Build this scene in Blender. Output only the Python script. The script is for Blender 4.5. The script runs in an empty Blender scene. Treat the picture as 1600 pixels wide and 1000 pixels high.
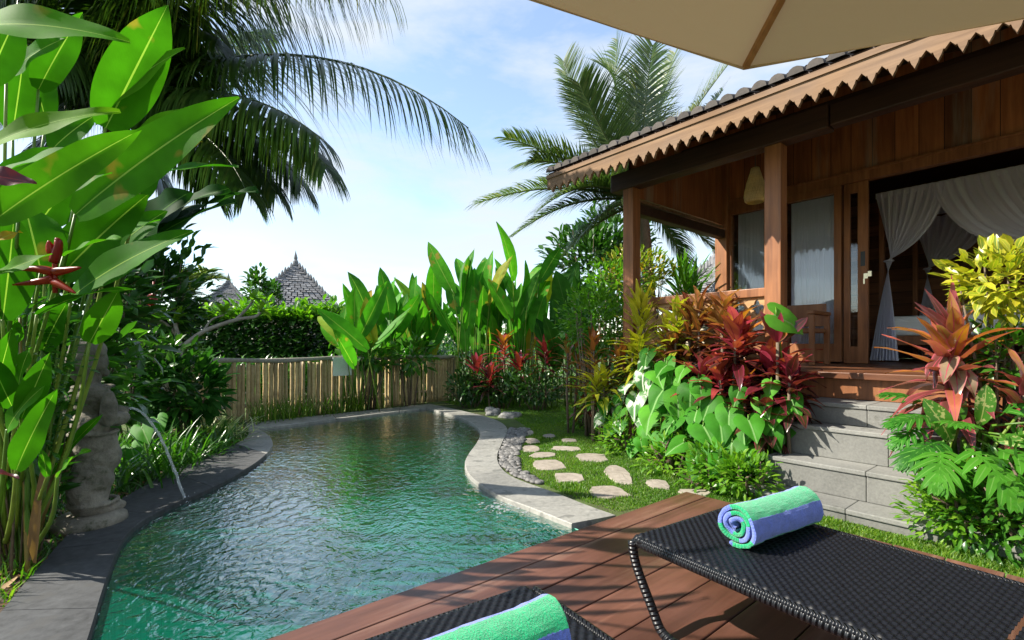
import bpy, bmesh, math, random
import numpy as np
from mathutils import Vector, Matrix, noise
R = math.radians
rnd = random.Random(7)
SC = bpy.context.scene
COL = SC.collection

# ------------------------------------------------------------------ camera, sky, sun, exposure
CAMZ, FPX, HOR = 1.10, 760.0, 540.0
cam_d = bpy.data.cameras.new('camera'); cam = bpy.data.objects.new('camera', cam_d); COL.objects.link(cam)
cam.location = (0, 0, CAMZ); cam.rotation_euler = (math.pi/2, 0, 0)
cam_d.sensor_width = 36; cam_d.lens = 36*FPX/1600; cam_d.shift_y = (HOR-500)/1600
cam_d.clip_start = 0.05; cam_d.clip_end = 3000
SC.camera = cam
SUN_AZ, SUN_EL = -95.0, 40.0           # degrees from +Y (clockwise positive)
world = bpy.data.worlds.new("World"); SC.world = world; world.use_nodes = True
wn = world.node_tree; wl = wn.links; wbg = wn.nodes['Background']
sky = wn.nodes.new('ShaderNodeTexSky'); sky.sky_type = 'NISHITA'; sky.sun_disc = False
sky.sun_elevation = R(SUN_EL); sky.sun_rotation = R(SUN_AZ); sky.dust_density = 0.15; sky.ozone_density = 1.2; sky.air_density = 1.1
tc = wn.nodes.new('ShaderNodeTexCoord'); mp = wn.nodes.new('ShaderNodeMapping'); mp.inputs['Scale'].default_value = (1.6, 1.6, 5.5)
nz = wn.nodes.new('ShaderNodeTexNoise'); nz.inputs['Scale'].default_value = 1.5; nz.inputs['Detail'].default_value = 9; nz.inputs['Roughness'].default_value = .58; nz.inputs['Distortion'].default_value = .35
rp = wn.nodes.new('ShaderNodeValToRGB'); rp.color_ramp.elements[0].position = .38; rp.color_ramp.elements[1].position = .62
rp.color_ramp.elements[0].color = (0.14, .14, .14, 1); rp.color_ramp.elements[1].color = (.88, .88, .88, 1)
mx = wn.nodes.new('ShaderNodeMixRGB'); mx.inputs['Color2'].default_value = (2.75, 2.95, 3.15, 1)
wl.new(tc.outputs['Generated'], mp.inputs['Vector']); wl.new(mp.outputs[0], nz.inputs['Vector']); wl.new(nz.outputs['Fac'], rp.inputs[0])
wl.new(rp.outputs[0], mx.inputs['Fac']); wl.new(sky.outputs[0], mx.inputs['Color1']); wl.new(mx.outputs[0], wbg.inputs['Color'])
wbg.inputs['Strength'].default_value = 0.105
sd = bpy.data.lights.new('sun', 'SUN'); sd.energy = 3.6; sd.angle = R(.53); sd.color = (1, .93, .80)
sun = bpy.data.objects.new('sun', sd); COL.objects.link(sun)
_sv = Vector((math.sin(R(SUN_AZ))*math.cos(R(SUN_EL)), math.cos(R(SUN_AZ))*math.cos(R(SUN_EL)), math.sin(R(SUN_EL))))
sun.rotation_euler = _sv.to_track_quat('Z', 'Y').to_euler()
SC.view_settings.view_transform = 'Standard'; SC.view_settings.look = 'None'
SC.view_settings.exposure = 1.62; SC.view_settings.gamma = 1
SC.cycles.max_bounces = 10; SC.cycles.transparent_max_bounces = 24; SC.cycles.transmission_bounces = 8
SC.cycles.use_denoising = True
SC.cycles.sample_clamp_indirect = 6

# ------------------------------------------------------------------ coordinates
D1 = Vector((-.637, .771, 0)); D2 = Vector((.771, .637, 0))   # along the house front, and into the house
def P(px, py, Y): return Vector(((px-800)/FPX*Y, Y, CAMZ+(HOR-py)/FPX*Y))
def G(px, py, z=0.0):
    Y = (CAMZ-z)*FPX/(py-HOR); return Vector(((px-800)/FPX*Y, Y, z))
def H(s, d, z): return D1*s + D2*d + Vector((0, 0, z))
def PD(px, py, D):                     # point on the vertical plane at house depth D
    Y = D/((px-800)/FPX*D2.x + D2.y); return P(px, py, Y)
def SOF(px, D):
    p = PD(px, 500, D); return p.dot(D1)
CAMV = Vector((0, 0, CAMZ)); UP = Vector((0, 0, 1))

# ------------------------------------------------------------------ mesh builder
class MB:
    def __init__(s): s.v = []; s.f = []; s.uv = []; s.t = []; s.mi = []
    def add(s, pts, faces, uvs=None, tint=.5, mi=0):
        o = len(s.v); s.v.extend(tuple(p) for p in pts)
        s.uv.extend(uvs if uvs else [(0, 0)]*len(pts))
        s.t.extend(tint if isinstance(tint, list) else [tint]*len(pts))
        s.f.extend(tuple(i+o for i in f) for f in faces); s.mi.extend([mi]*len(faces))
    def grid(s, rows, uvs=None, tint=.5, close=False, mi=0):
        n = len(rows[0]); m = len(rows); pts = [p for r in rows for p in r]
        fs = []
        for i in range(m-1):
            for j in range(n if close else n-1):
                k = (j+1) % n; fs.append((i*n+j, i*n+k, (i+1)*n+k, (i+1)*n+j))
        s.add(pts, fs, uvs, tint, mi)
    def box(s, c, ax, hx, ay, hy, az, hz, tint=.5, mi=0):
        c = Vector(c); ps = []
        for k in (-1, 1):
            for a, b in ((-1, -1), (1, -1), (1, 1), (-1, 1)): ps.append(c+ax*hx*a+ay*hy*b+az*hz*k)
        s.add(ps, [(3, 2, 1, 0), (4, 5, 6, 7), (0, 1, 5, 4), (1, 2, 6, 5), (2, 3, 7, 6), (3, 0, 4, 7)], None, tint, mi)
    def hbox(s, s0, s1, d0, d1, z0, z1, tint=.5, mi=0):   # box in house axes
        s.box(H((s0+s1)/2, (d0+d1)/2, (z0+z1)/2), D1, abs(s1-s0)/2, D2, abs(d1-d0)/2, UP, (z1-z0)/2, tint, mi)
    def wbox(s, x0, x1, y0, y1, z0, z1, tint=.5, mi=0):
        s.box(((x0+x1)/2, (y0+y1)/2, (z0+z1)/2), Vector((1, 0, 0)), (x1-x0)/2, Vector((0, 1, 0)), (y1-y0)/2, UP, (z1-z0)/2, tint, mi)
    def tube(s, pts, rad, n=8, tint=.5, cap=True, mi=0):
        pts = [Vector(p) for p in pts]; m = len(pts)
        rads = rad if isinstance(rad, (list, tuple)) else [rad]*m
        t0 = (pts[1]-pts[0]).normalized(); a = t0.orthogonal().normalized(); rows = []; uvs = []; L = 0
        for i, p in enumerate(pts):
            t = (pts[min(i+1, m-1)]-pts[max(i-1, 0)]).normalized()
            a = (a-t*a.dot(t)); a = a.normalized() if a.length > 1e-6 else t.orthogonal().normalized(); b = t.cross(a)
            if i: L += (p-pts[i-1]).length
            rows.append([p+(a*math.cos(2*math.pi*j/n)+b*math.sin(2*math.pi*j/n))*rads[i] for j in range(n)])
            uvs += [(j/n, L) for j in range(n)]
        s.grid(rows, uvs, tint, True, mi)
        if cap:
            o = len(s.v); s.f += [tuple(o-n+j for j in range(n)), tuple(o-n*m+n-1-j for j in range(n))]; s.mi += [mi, mi]
    def lathe(s, prof, c=(0, 0, 0), n=20, tint=.5, mi=0):
        c = Vector(c); s.grid([[c+Vector((r*math.cos(2*math.pi*j/n), r*math.sin(2*math.pi*j/n), z)) for j in range(n)] for r, z in prof], None, tint, True, mi)
    def build(s, name, mats, parent=None, smooth=True, bevel=0):
        me = bpy.data.meshes.new(name)
        wo = Vector((0, 0, 0)); q = parent
        while q is not None: wo += q.location; q = q.parent
        va = np.array(s.v, dtype=np.float32).reshape(-1, 3) - np.array(wo, dtype=np.float32)
        me.from_pydata(va.tolist(), [], s.f)
        me.attributes.new('luv', 'FLOAT_VECTOR', 'POINT').data.foreach_set('vector', np.array([(a, b, 0) for a, b in s.uv], dtype=np.float32).ravel())
        me.attributes.new('tint', 'FLOAT', 'POINT').data.foreach_set('value', np.array(s.t, dtype=np.float32))
        for m in (mats if isinstance(mats, (list, tuple)) else [mats]): me.materials.append(m)
        me.polygons.foreach_set('material_index', s.mi)
        if smooth: me.polygons.foreach_set('use_smooth', [True]*len(me.polygons))
        me.update()
        o = bpy.data.objects.new(name, me); COL.objects.link(o); o.parent = parent
        if bevel:
            b = o.modifiers.new('bevel', 'BEVEL'); b.width = bevel; b.segments = 2; b.limit_method = 'ANGLE'; b.angle_limit = R(40)
            if smooth: pass
        return o

def tag(o, label=None, cat=None, group=None, kind=None):
    if label: o['label'] = label
    if cat: o['category'] = cat
    if group: o['group'] = group
    if kind: o['kind'] = kind
    return o
def thing(name, loc, label, cat, group=None):
    o = bpy.data.objects.new(name, None); COL.objects.link(o); o.location = loc; o.empty_display_size = .1
    return tag(o, label, cat, group)
def copy_tree(o, parent=None):
    c = o.copy(); COL.objects.link(c); c.parent = parent
    for ch in list(o.children): copy_tree(ch, c)
    return c

# ------------------------------------------------------------------ materials
MATS = {}
def newmat(name):
    m = bpy.data.materials.new(name); m.use_nodes = True; nt = m.node_tree; MATS[name] = m
    return m, nt, nt.nodes['Principled BSDF'], nt.nodes['Material Output']
def N(nt, t, **kw):
    n = nt.nodes.new(t)
    for k, v in kw.items():
        if k in n.inputs: n.inputs[k].default_value = v
        else: setattr(n, k, v)
    return n
def ramp(nt, stops):
    r = nt.nodes.new('ShaderNodeValToRGB'); e = r.color_ramp.elements
    while len(e) > 1: e.remove(e[0])
    e[0].position = stops[0][0]; e[0].color = (*stops[0][1], 1)
    for p, c in stops[1:]:
        q = e.new(p); q.color = (*c, 1)
    return r
def math_n(nt, op, a, b=None):
    n = nt.nodes.new('ShaderNodeMath'); n.operation = op
    for i, x in enumerate((a, b)):
        if x is None: continue
        if isinstance(x, (int, float)): n.inputs[i].default_value = x
        else: nt.links.new(x, n.inputs[i])
    return n.outputs[0]
def mixc(nt, fac, a, b, bt='MIX'):
    n = nt.nodes.new('ShaderNodeMixRGB'); n.blend_type = bt
    for i, x in enumerate((fac, a, b)):
        if isinstance(x, (int, float)): n.inputs[i].default_value = x
        elif isinstance(x, tuple): n.inputs[i].default_value = (*x, 1)
        else: nt.links.new(x, n.inputs[i])
    return n.outputs[0]
def bumpn(nt, h, strength, dist, bsdf):
    b = nt.nodes.new('ShaderNodeBump'); b.inputs['Strength'].default_value = strength; b.inputs['Distance'].default_value = dist
    nt.links.new(h, b.inputs['Height']); nt.links.new(b.outputs[0], bsdf.inputs['Normal']); return b

def leafmat(name, cols, trans=.4, rough=.38, rib=None, veins=0, edge=None, tcol=1.9, blotch=None, spec=.5):
    """cols: list of colours over the per-leaf tint; rib: midrib colour; veins: side veins per metre; edge: margin colour; blotch: variegation"""
    m, nt, b, out = newmat(name); L = nt.links
    at = N(nt, 'ShaderNodeAttribute', attribute_name='tint'); uv = N(nt, 'ShaderNodeAttribute', attribute_name='luv')
    r = ramp(nt, [(i/max(1, len(cols)-1), c) for i, c in enumerate(cols)]); L.new(at.outputs['Fac'], r.inputs[0]); c = r.outputs[0]
    geo = N(nt, 'ShaderNodeNewGeometry'); nn = N(nt, 'ShaderNodeTexNoise', Scale=9.0, Detail=4.0); L.new(geo.outputs['Position'], nn.inputs['Vector'])
    rr = ramp(nt, [(.3, (.72, .72, .72)), (.7, (1.2, 1.2, 1.1))]); L.new(nn.outputs['Fac'], rr.inputs[0]); c = mixc(nt, .8, c, rr.outputs[0], 'MULTIPLY')
    sp = N(nt, 'ShaderNodeSeparateXYZ'); L.new(uv.outputs['Vector'], sp.inputs[0])
    au = math_n(nt, 'ABSOLUTE', sp.outputs[0])
    if blotch:
        n2 = N(nt, 'ShaderNodeTexNoise', Scale=blotch[1], Detail=3.0); L.new(geo.outputs['Position'], n2.inputs['Vector'])
        bb = ramp(nt, [(blotch[2], (0, 0, 0)), (blotch[2]+.06, (1, 1, 1))]); L.new(n2.outputs['Fac'], bb.inputs[0]); c = mixc(nt, bb.outputs[0], c, blotch[0])
    if edge:
        c = mixc(nt, math_n(nt, 'POWER', au, edge[1]), c, edge[0])
    vh = None
    if veins:
        ph = math_n(nt, 'ADD', math_n(nt, 'MULTIPLY', sp.outputs[1], veins*6.283), math_n(nt, 'MULTIPLY', au, -veins*edge_k(name)))
        sn = math_n(nt, 'SINE', ph); vh = sn
        c = mixc(nt, math_n(nt, 'MULTIPLY', math_n(nt, 'MAXIMUM', sn, 0.0), .13), c, (1.5, 1.5, 1.2), 'MULTIPLY')
    if rib:
        c = mixc(nt, math_n(nt, 'LESS_THAN', au, rib[1]), c, rib[0])
    L.new(c, b.inputs['Base Color']); b.inputs['Roughness'].default_value = rough; b.inputs['Specular IOR Level'].default_value = spec
    if vh is not None: bumpn(nt, vh, .12, .006, b)
    tr = N(nt, 'ShaderNodeBsdfTranslucent'); tcn = mixc(nt, 1.0, c, (tcol*.85, tcol, tcol*.35), 'MULTIPLY'); L.new(tcn, tr.inputs[0])
    ms = N(nt, 'ShaderNodeMixShader', Fac=trans); L.new(b.outputs[0], ms.inputs[1]); L.new(tr.outputs[0], ms.inputs[2]); L.new(ms.outputs[0], out.inputs['Surface'])
    return m
def edge_k(n): return 3.0

def wood(name, c1, c2, axis='s', grain=30, rough=.5, planks=0, pl_axis='s', tintmix=0, spec=.4, wear=None):
    m, nt, b, out = newmat(name); L = nt.links
    geo = N(nt, 'ShaderNodeNewGeometry'); vr = N(nt, 'ShaderNodeVectorRotate', rotation_type='Z_AXIS'); L.new(geo.outputs['Position'], vr.inputs['Vector'])
    vr.inputs['Angle'].default_value = -math.atan2(D1.y, D1.x)          # x' = along D1, y' = along -D2
    mpn = N(nt, 'ShaderNodeMapping'); L.new(vr.outputs[0], mpn.inputs['Vector'])
    sc = [1, 1, 1]; k = {'s': 0, 'D': 1, 'z': 2}[axis]; sc[k] = .07; mpn.inputs['Scale'].default_value = sc
    n1 = N(nt, 'ShaderNodeTexNoise', Scale=float(grain), Detail=6.0, Roughness=.6, Distortion=.4); L.new(mpn.outputs[0], n1.inputs['Vector'])
    n2 = N(nt, 'ShaderNodeTexNoise', Scale=2.3, Detail=3.0); L.new(vr.outputs[0], n2.inputs['Vector'])
    f = math_n(nt, 'ADD', math_n(nt, 'MULTIPLY', n1.outputs['Fac'], .75), math_n(nt, 'MULTIPLY', n2.outputs['Fac'], .35))
    r = ramp(nt, [(.32, c1), (.78, c2)]); L.new(f, r.inputs[0]); c = r.outputs[0]; hgt = n1.outputs['Fac']
    if tintmix:
        at = N(nt, 'ShaderNodeAttribute', attribute_name='tint'); r2 = ramp(nt, [(0, (.55, .5, .5)), (.5, (1, 1, 1)), (1, (1.45, 1.35, 1.2))]); L.new(at.outputs['Fac'], r2.inputs[0])
        c = mixc(nt, tintmix, c, r2.outputs[0], 'MULTIPLY')
    if planks:
        sp = N(nt, 'ShaderNodeSeparateXYZ'); L.new(vr.outputs[0], sp.inputs[0]); q = sp.outputs[{'s': 0, 'D': 1, 'z': 2}[pl_axis]]
        q = math_n(nt, 'DIVIDE', q, planks); fl = math_n(nt, 'FLOOR', q); fr = math_n(nt, 'FRACT', q)
        wn_ = N(nt, 'ShaderNodeTexWhiteNoise', noise_dimensions='1D'); L.new(fl, wn_.inputs['W'])
        r3 = ramp(nt, [(0, (.45, .40, .40)), (1, (1.5, 1.4, 1.25))]); L.new(wn_.outputs['Value'], r3.inputs[0]); c = mixc(nt, .8, c, r3.outputs[0], 'MULTIPLY')
        gap = math_n(nt, 'LESS_THAN', fr, .03); c = mixc(nt, gap, c, (.01, .006, .004))
    if wear:
        n3 = N(nt, 'ShaderNodeTexNoise', Scale=wear[1], Detail=8.0, Roughness=.7); L.new(mpn.outputs[0], n3.inputs['Vector'])
        r4 = ramp(nt, [(.55, (0, 0, 0)), (.68, (1, 1, 1))]); L.new(n3.outputs['Fac'], r4.inputs[0]); c = mixc(nt, math_n(nt, 'MULTIPLY', r4.outputs[0], wear[2]), c, wear[0])
    L.new(c, b.inputs['Base Color']); b.inputs['Specular IOR Level'].default_value = spec
    rr = ramp(nt, [(.3, (rough-.12,)*3), (.7, (rough+.15,)*3)]); L.new(n2.outputs['Fac'], rr.inputs[0]); L.new(rr.outputs[0], b.inputs['Roughness'])
    bumpn(nt, hgt, .35, .004, b)
    return m

def stone(name, c1, c2, scale=14, rough=.8, bump=.5, dist=.01, moss=None, tintmix=0, spots=None, stain=None):
    m, nt, b, out = newmat(name); L = nt.links
    geo = N(nt, 'ShaderNodeNewGeometry')
    n1 = N(nt, 'ShaderNodeTexNoise', Scale=float(scale), Detail=8.0, Roughness=.65); L.new(geo.outputs['Position'], n1.inputs['Vector'])
    n2 = N(nt, 'ShaderNodeTexNoise', Scale=2.2, Detail=5.0); L.new(geo.outputs['Position'], n2.inputs['Vector'])
    f = math_n(nt, 'ADD', math_n(nt, 'MULTIPLY', n1.outputs['Fac'], .6), math_n(nt, 'MULTIPLY', n2.outputs['Fac'], .5))
    r = ramp(nt, [(.35, c1), (.75, c2)]); L.new(f, r.inputs[0]); c = r.outputs[0]
    if tintmix:
        at = N(nt, 'ShaderNodeAttribute', attribute_name='tint'); r2 = ramp(nt, [(0, (.6, .6, .6)), (1, (1.4, 1.4, 1.4))]); L.new(at.outputs['Fac'], r2.inputs[0])
        c = mixc(nt, tintmix, c, r2.outputs[0], 'MULTIPLY')
    if spots:
        v = N(nt, 'ShaderNodeTexNoise', Scale=spots[1], Detail=2.0); L.new(geo.outputs['Position'], v.inputs['Vector'])
        rs = ramp(nt, [(.6, (0, 0, 0)), (.66, (1, 1, 1))]); L.new(v.outputs['Fac'], rs.inputs[0]); c = mixc(nt, math_n(nt, 'MULTIPLY', rs.outputs[0], .7), c, spots[0])
    if moss:
        n3 = N(nt, 'ShaderNodeTexNoise', Scale=moss[1], Detail=6.0, Roughness=.7); L.new(geo.outputs['Position'], n3.inputs['Vector'])
        r3 = ramp(nt, [(moss[2], (0, 0, 0)), (moss[2]+.12, (1, 1, 1))]); L.new(n3.outputs['Fac'], r3.inputs[0]); c = mixc(nt, r3.outputs[0], c, moss[0])
    L.new(c, b.inputs['Base Color']); b.inputs['Roughness'].default_value = rough
    bumpn(nt, n1.outputs['Fac'], bump, dist, b)
    return m
def plain(name, col, rough=.5, metal=0, spec=.5):
    m, nt, b, out = newmat(name); b.inputs['Base Color'].default_value = (*col, 1); b.inputs['Roughness'].default_value = rough; b.inputs['Metallic'].default_value = metal
    b.inputs['Specular IOR Level'].default_value = spec
    n = N(nt, 'ShaderNodeTexNoise', Scale=30.0, Detail=4.0); r = ramp(nt, [(.3, tuple(x*.8 for x in col)), (.7, tuple(min(1, x*1.15) for x in col))])
    nt.links.new(n.outputs['Fac'], r.inputs[0]); nt.links.new(r.outputs[0], b.inputs['Base Color']); return m
def cloth(name, col, sheer=0.0, trans=.3, weave=400):
    m, nt, b, out = newmat(name); L = nt.links
    b.inputs['Base Color'].default_value = (*col, 1); b.inputs['Roughness'].default_value = .9; b.inputs['Specular IOR Level'].default_value = .1
    n = N(nt, 'ShaderNodeTexNoise', Scale=float(weave), Detail=2.0); nl = N(nt, 'ShaderNodeTexNoise', Scale=5.0, Detail=3.0, Distortion=1.0)
    bumpn(nt, math_n(nt, 'ADD', math_n(nt, 'MULTIPLY', n.outputs['Fac'], .05), nl.outputs['Fac']), .35, .03, b)
    tr = N(nt, 'ShaderNodeBsdfTranslucent'); tr.inputs[0].default_value = (*col, 1)
    ms = N(nt, 'ShaderNodeMixShader', Fac=trans); L.new(b.outputs[0], ms.inputs[1]); L.new(tr.outputs[0], ms.inputs[2]); o = ms.outputs[0]
    if sheer:
        tp = N(nt, 'ShaderNodeBsdfTransparent'); lw = N(nt, 'ShaderNodeLayerWeight', Blend=.35)
        f = math_n(nt, 'MULTIPLY', math_n(nt, 'SUBTRACT', 1.0, lw.outputs['Facing']), sheer)
        m2 = N(nt, 'ShaderNodeMixShader'); L.new(f, m2.inputs[0]); L.new(o, m2.inputs[1]); L.new(tp.outputs[0], m2.inputs[2]); o = m2.outputs[0]
    L.new(o, out.inputs['Surface']); return m
def glass(name, tint=(.9, .95, .95), ior=1.5):
    m, nt, b, out = newmat(name); L = nt.links
    fr = N(nt, 'ShaderNodeFresnel', IOR=ior); tp = N(nt, 'ShaderNodeBsdfTransparent'); tp.inputs[0].default_value = (*tint, 1)
    gl = N(nt, 'ShaderNodeBsdfGlossy', Roughness=.01); n = N(nt, 'ShaderNodeTexNoise', Scale=3.0, Detail=1.0); bumpn(nt, n.outputs['Fac'], .02, .02, gl)
    f = math_n(nt, 'ADD', math_n(nt, 'MULTIPLY', fr.outputs[0], 1.1), .02)
    ms = N(nt, 'ShaderNodeMixShader'); L.new(f, ms.inputs[0]); L.new(tp.outputs[0], ms.inputs[1]); L.new(gl.outputs[0], ms.inputs[2]); L.new(ms.outputs[0], out.inputs['Surface']); return m

# leaves
GREEN = [(.03, .12, .008), (.05, .20, .012), (.10, .28, .02)]
M_heli = leafmat('heliconia_leaf', [(.022, .10, .005), (.042, .17, .007), (.08, .21, .01), (.34, .20, .02)], .36, .55, ((.25, .38, .08), .03), 44, None, 2.0, ((.20, .17, .03), 5.0, .66), .05)
M_helid = leafmat('dark_paddle_leaf', [(.010, .04, .008), (.016, .07, .012), (.025, .10, .016), (.04, .14, .02)], .3, .55, ((.08, .17, .04), .035), 22, None, 1.7, None, .05)
M_canna = leafmat('canna_leaf', [(.035, .14, .014), (.055, .24, .016), (.10, .33, .022), (.34, .22, .03)], .40, .45, ((.2, .34, .06), .05), 18, None, 1.9, ((.26, .20, .04), 4.0, .64), .12)
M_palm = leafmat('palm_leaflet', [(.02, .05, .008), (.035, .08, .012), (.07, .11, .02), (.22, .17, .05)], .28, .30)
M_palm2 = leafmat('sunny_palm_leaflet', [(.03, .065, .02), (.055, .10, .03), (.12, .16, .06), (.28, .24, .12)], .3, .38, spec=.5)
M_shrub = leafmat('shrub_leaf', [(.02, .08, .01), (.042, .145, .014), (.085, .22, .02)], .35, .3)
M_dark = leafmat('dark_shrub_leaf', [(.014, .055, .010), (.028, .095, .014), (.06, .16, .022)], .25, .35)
M_bright = leafmat('bright_shrub_leaf', [(.05, .15, .01), (.10, .25, .015), (.20, .34, .03)], .4, .35)
M_ixora = leafmat('orange_tip_leaf', [(.08, .19, .02), (.22, .27, .02), (.42, .20, .02)], .4, .35)
M_ycrot = leafmat('yellow_croton_leaf', [(.06, .16, .015), (.30, .34, .02), (.52, .45, .03)], .35, .3, ((.5, .42, .05), .12), 0, ((.5, .42, .04), 4.0))
M_rcrot = leafmat('brown_croton_leaf', [(.05, .015, .015), (.12, .03, .02), (.30, .16, .05), (.42, .12, .03)], .3, .3, ((.4, .10, .05), .1))
M_cord = leafmat('cordyline_leaf', [(.035, .035, .012), (.06, .022, .016), (.10, .018, .02), (.28, .022, .05), (.36, .06, .05), (.42, .17, .02)], .33, .24, ((.22, .02, .04), .06), 0, ((.26, .03, .07), 6.0), 1.5, None, .7)
M_cordp = leafmat('pink_cordyline_leaf', [(.09, .04, .03), (.20, .05, .05), (.36, .07, .10), (.46, .18, .025), (.30, .22, .14)], .34, .22, ((.42, .06, .10), .07), 0, ((.48, .10, .14), 6.0), 1.5, None, .8)
M_heart = leafmat('heart_leaf', [(.03, .14, .012), (.055, .23, .018), (.10, .31, .03)], .34, .5, ((.2, .38, .12), .05), 30, None, 1.9, None, .15)
M_vari = leafmat('variegated_heart_leaf', [(.05, .17, .03), (.07, .22, .04)], .35, .36, ((.7, .75, .6), .06), 0, None, 1.5, ((.55, .60, .48), 11.0, .52))
M_phil = leafmat('philodendron_leaf', [(.02, .10, .012), (.035, .16, .015), (.07, .24, .02)], .35, .42, ((.12, .28, .05), .1), 0, None, 1.9, None, .2)
M_dief = leafmat('dieffenbachia_leaf', [(.06, .20, .015)], .4, .3, ((.35, .40, .12), .06), 30, None, 1.8, ((.38, .42, .15), 40.0, .56))
M_grassb = leafmat('grass_blade', [(.04, .12, .008), (.09, .20, .012), (.20, .27, .03)], .4, .5)
M_spider = leafmat('striped_grass_leaf', [(.05, .14, .03), (.25, .32, .12), (.60, .62, .42)], .4, .4)
M_dry = leafmat('dry_leaf', [(.12, .06, .02), (.24, .13, .05), (.34, .22, .10)], .15, .7)
M_maroon = leafmat('maroon_leaf', [(.05, .003, .006), (.10, .006, .010)], .35, .3, ((.2, .02, .02), .05), 20)
M_flower = leafmat('heliconia_bract', [(.24, .012, .008), (.36, .03, .01), (.42, .16, .03)], .3, .35)
M_white = plain('white_petal', (.75, .75, .68), .6)
M_stalk = leafmat('green_stalk', [(.05, .12, .01), (.09, .20, .015), (.20, .28, .035), (.22, .13, .03)], .12, .45)
M_twig = stone('twig_bark', (.06, .04, .025), (.20, .15, .10), 40, .85, .5, .004)
M_trunk = stone('palm_bark', (.10, .07, .045), (.26, .19, .12), 22, .9, .8, .01)
M_frang = stone('frangipani_bark', (.18, .15, .12), (.38, .34, .28), 25, .8, .5, .006)
# wood
M_hw = wood('house_wood', (.12, .042, .016), (.37, .15, .056), 'z', 26, .48, .0, 's', .5, .4, ((.42, .22, .10), 3.0, .35))
M_plank = wood('plank_wall_wood', (.14, .048, .018), (.42, .165, .06), 'z', 22, .55, .21, 's', 0, .35, ((.30, .28, .22), 2.2, .55))
M_beam = wood('dark_beam_wood', (.018, .008, .005), (.07, .030, .016), 's', 22, .6, 0, 's', .3)
M_fascia = wood('weathered_fascia_wood', (.10, .055, .030), (.27, .165, .092), 's', 24, .75, 0, 's', .2)
M_floorw = wood('veranda_floor_wood', (.07, .026, .013), (.22, .09, .04), 's', 24, .42, .14, 'D')
M_deck = wood('deck_wood', (.058, .025, .017), (.165, .070, .047), 'D', 20, .42, 0, 's', .75, .5, ((.34, .22, .16), 5.0, .35))
M_room = wood('room_wood', (.10, .042, .022), (.26, .115, .055), 's', 18, .6, .2, 'z')
M_carved = wood('carved_panel_wood', (.26, .14, .06), (.52, .31, .14), 's', 20, .7)
M_teak = wood('umbrella_wood', (.28, .12, .035), (.50, .25, .09), 'D', 25, .4)
# stone and others
M_coping = stone('coping_stone', (.15, .148, .138), (.34, .33, .30), 30, .62, .35, .004, None, .35, ((.12, .12, .11), 9.0))
M_wet_shade = stone('wet_shaded_coping_stone', (.018, .019, .021), (.08, .083, .088), 26, .85, .35, .004, None, .35, ((.05, .05, .05), 9.0))  # darker left slabs: wet stone tone, with leaf shade also put into the colour
M_step = stone('step_stone', (.10, .10, .095), (.21, .21, .195), 60, .8, .3, .002, ((.06, .062, .05), 3.2, .60), .45)
M_flag = stone('flagstone', (.17, .145, .115), (.38, .33, .28), 20, .88, .6, .006, ((.10, .12, .04), 7.0, .62))
M_pebble = stone('pebble_stone', (.05, .05, .05), (.22, .21, .20), 8, .6, .2, .003, None, .9)
M_rock = stone('grey_rock', (.12, .12, .12), (.34, .33, .31), 10, .85, .9, .02, ((.08, .13, .02), 5.0, .52))
M_statue = stone('carved_statue_stone', (.07, .065, .05), (.32, .29, .235), 14, .92, 1.0, .015, ((.06, .065, .035), 7.0, .54))
M_tile = stone('roof_tile', (.035, .030, .028), (.10, .085, .075), 18, .85, .5, .01, None, .8)
M_far = stone('far_roof_tile', (.11, .11, .12), (.22, .22, .23), 6, .9, .6, .03, None, .7)
M_farw = stone('far_wall', (.35, .28, .20), (.5, .42, .32), 8, .9)
M_bamboo = stone('bamboo_pale', (.28, .195, .085), (.58, .45, .225), 20, .6, .3, .004, ((.12, .17, .03), 2.2, .60), .9)
M_rail = stone('weathered_rail', (.20, .18, .15), (.40, .37, .32), 25, .85, .6, .006)
M_sign = plain('white_board', (.68, .72, .72), .6)
M_wick = None
M_net = cloth('white_net', (.86, .86, .96), .15, .3)
M_curt = cloth('white_sheer', (.90, .91, .98), 0, .25)
M_bedding = cloth('white_bedding', (.82, .82, .80), 0, .05)
M_canvas = cloth('umbrella_canvas', (.56, .44, .27), 0, .08, 600)
M_glass = glass('window_glass', (.97, .98, 1))
M_metal = plain('brass_lock', (.7, .6, .4), .3, 1)
M_black = plain('black_metal', (.015, .015, .015), .4)
M_rattan = leafmat('rattan', [(.70, .50, .27), (.85, .66, .40)], .3, .6)
M_soil = stone('soil', (.035, .022, .014), (.11, .075, .05), 20, .95, .9, .03)

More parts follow.
